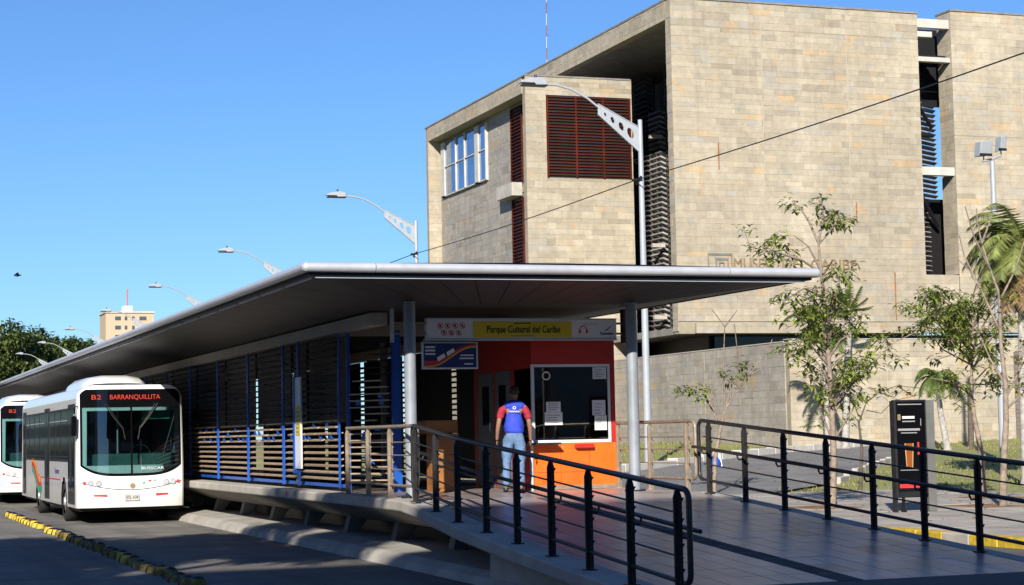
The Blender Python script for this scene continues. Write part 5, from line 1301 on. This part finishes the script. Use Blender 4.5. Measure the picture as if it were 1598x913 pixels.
# trees standing left of the camera: they throw the dappled shade across the bus lane
big_tree('street_tree', 'leafy street tree shading the bus lane from the left kerb', (-6.4,10.0,0), (-6.1,10.6,11.5), (3.6,4.8,2.4), 15000, 71, .42, tr=.3, group='street trees shading the lane')
big_tree('street_tree', 'leafy street tree shading the bus lane from the left kerb', (-11,9.6,0), (-10.8,10.2,11.8), (4,5.0,2.5), 15000, 72, .42, tr=.3, group='street trees shading the lane')
# block behind the camera whose shade covers the ramp
ob = thing('office_block', 'plain concrete office block across the street behind the viewer', 'building', (-35,-20,0))
MB().box(-75, -4.6, -32, -10, 0, 20.2).build('wall', CONC, ob); MB().box(-75.2, -4.5, -32.2, -9.9, 20.2, 20.5).build('roof', CONCD, ob)
for i in range(18):
    for j in range(5): MB().box(-73+i*3.8, -71+i*3.8, -9.99, -9.93, 2+j*3.6, 3.8+j*3.6).build('window', SGLASS, ob)

# ================================================================== FAR TOWER, BIRD
tw = thing('apartment_tower', 'distant beige apartment tower with red mast rising over the canopy', 'building', (88,608,0))
MB().box(80.74, 95.74, 600, 614, 0, 42.5).build('wall', TOWERC, tw); MB().box(80.4, 96, 599.6, 614.4, 42.5, 43).build('parapet', CONCL, tw)
MB().box(86.8, 89.6, 604, 608, 43, 45.0).build('roof_house', WHITE, tw)
WIN = M('tower_window',(.06,.08,.10),.2)
for j in range(13):
    for x0, x1 in ((83.6,85.4),(86.6,87.4),(88.9,89.7),(91.2,93.4)):
        MB().box(x0, x1, 599.9, 599.98, 40.2-j*2.9, 41.4-j*2.9).build('window', WIN, tw)
MB().tube([(88.3,606,45),(88.3,606,50.5)], .22, 6).build('mast', M('mast_red',(.5,.12,.1)), tw)
br = thing('bird', 'small dark bird gliding in the clear sky', 'bird', at(27,430,120))
pb = at(27,430,120)
b = MB().tube([pb+Vector((-.22,0,0)), pb, pb+Vector((.25,0,.03))], [.03,.08,.02], 8)
for s in (-1,1): b.add([pb+Vector((-.07,0,.04)), pb+Vector((.1,0,.04)), pb+Vector((.05,s*.35,.16)), pb+Vector((-.1,s*.75,.06)), pb+Vector((-.12,s*.35,.13))], [(0,1,2,4),(4,2,3)])
b.build('body', BLACK, br)

# unseen flats added on the left for darker bus reflections and less low sky
for k in range(16):
    y0 = 36+k*17; kk = k; k = k % 7; hh = (13,15.5,12,16,14,12.5,15)[k]
    rh = thing('added_flats', ['ochre','brick red','cream','tan','terracotta','pale yellow','grey'][k]+' block of flats added unseen across the avenue to darken reflections', 'building', (-16,y0+7,0), 'flats across the avenue')
    cc = [(.5,.27,.09),(.35,.12,.06),(.5,.42,.28),(.42,.28,.14),(.4,.17,.08),(.5,.4,.18),(.3,.29,.27)][k]
    MB().box(-26, -15, y0, y0+14.5, 0, hh).build('wall', M('house_wall',cc,.9), rh); MB().box(-26.3, -14.6, y0-.2, y0+14.7, hh, hh+.3).build('roof', CONCD, rh)
    for i in range(4):
        MB().box(-14.99, -14.93, y0+1.2+i*3.4, y0+2.8+i*3.4, 1, 2.6).build('window', SGLASS, rh)
        for fl_ in range(1, int(hh/3.2)): MB().box(-14.99, -14.93, y0+1.2+i*3.4, y0+2.8+i*3.4, 1+fl_*3.1, 2.5+fl_*3.1).build('window', SGLASS, rh)
for k in range(5):  # unseen trees added with the flats, for the bus window reflections
    big_tree('added_tree', ['first','second','third','fourth','fifth'][k]+' round tree added unseen before the flats for the bus reflections', (-11,52+k*22,0), (-11,52+k*22,5.5), (3,3.5,2.4), 2500, 90+k, .5)

ob2 = thing('sky_blocker', 'plain concrete block added unseen behind the viewer to darken the foreground', 'building', (30,-22,0))  # added out of view: hides sky so the foreground gets less light
MB().box(8, 60, -34, -14, 0, 15).build('wall', CONC, ob2); MB().box(7.8, 60.2, -34.2, -13.8, 15, 15.4).build('roof', CONCD, ob2)
for i in range(12):
    for j in range(4): MB().box(10+i*4, 12.2+i*4, -13.99, -13.93, 1.5+j*3.4, 3.4+j*3.4).build('window', SGLASS, ob2)
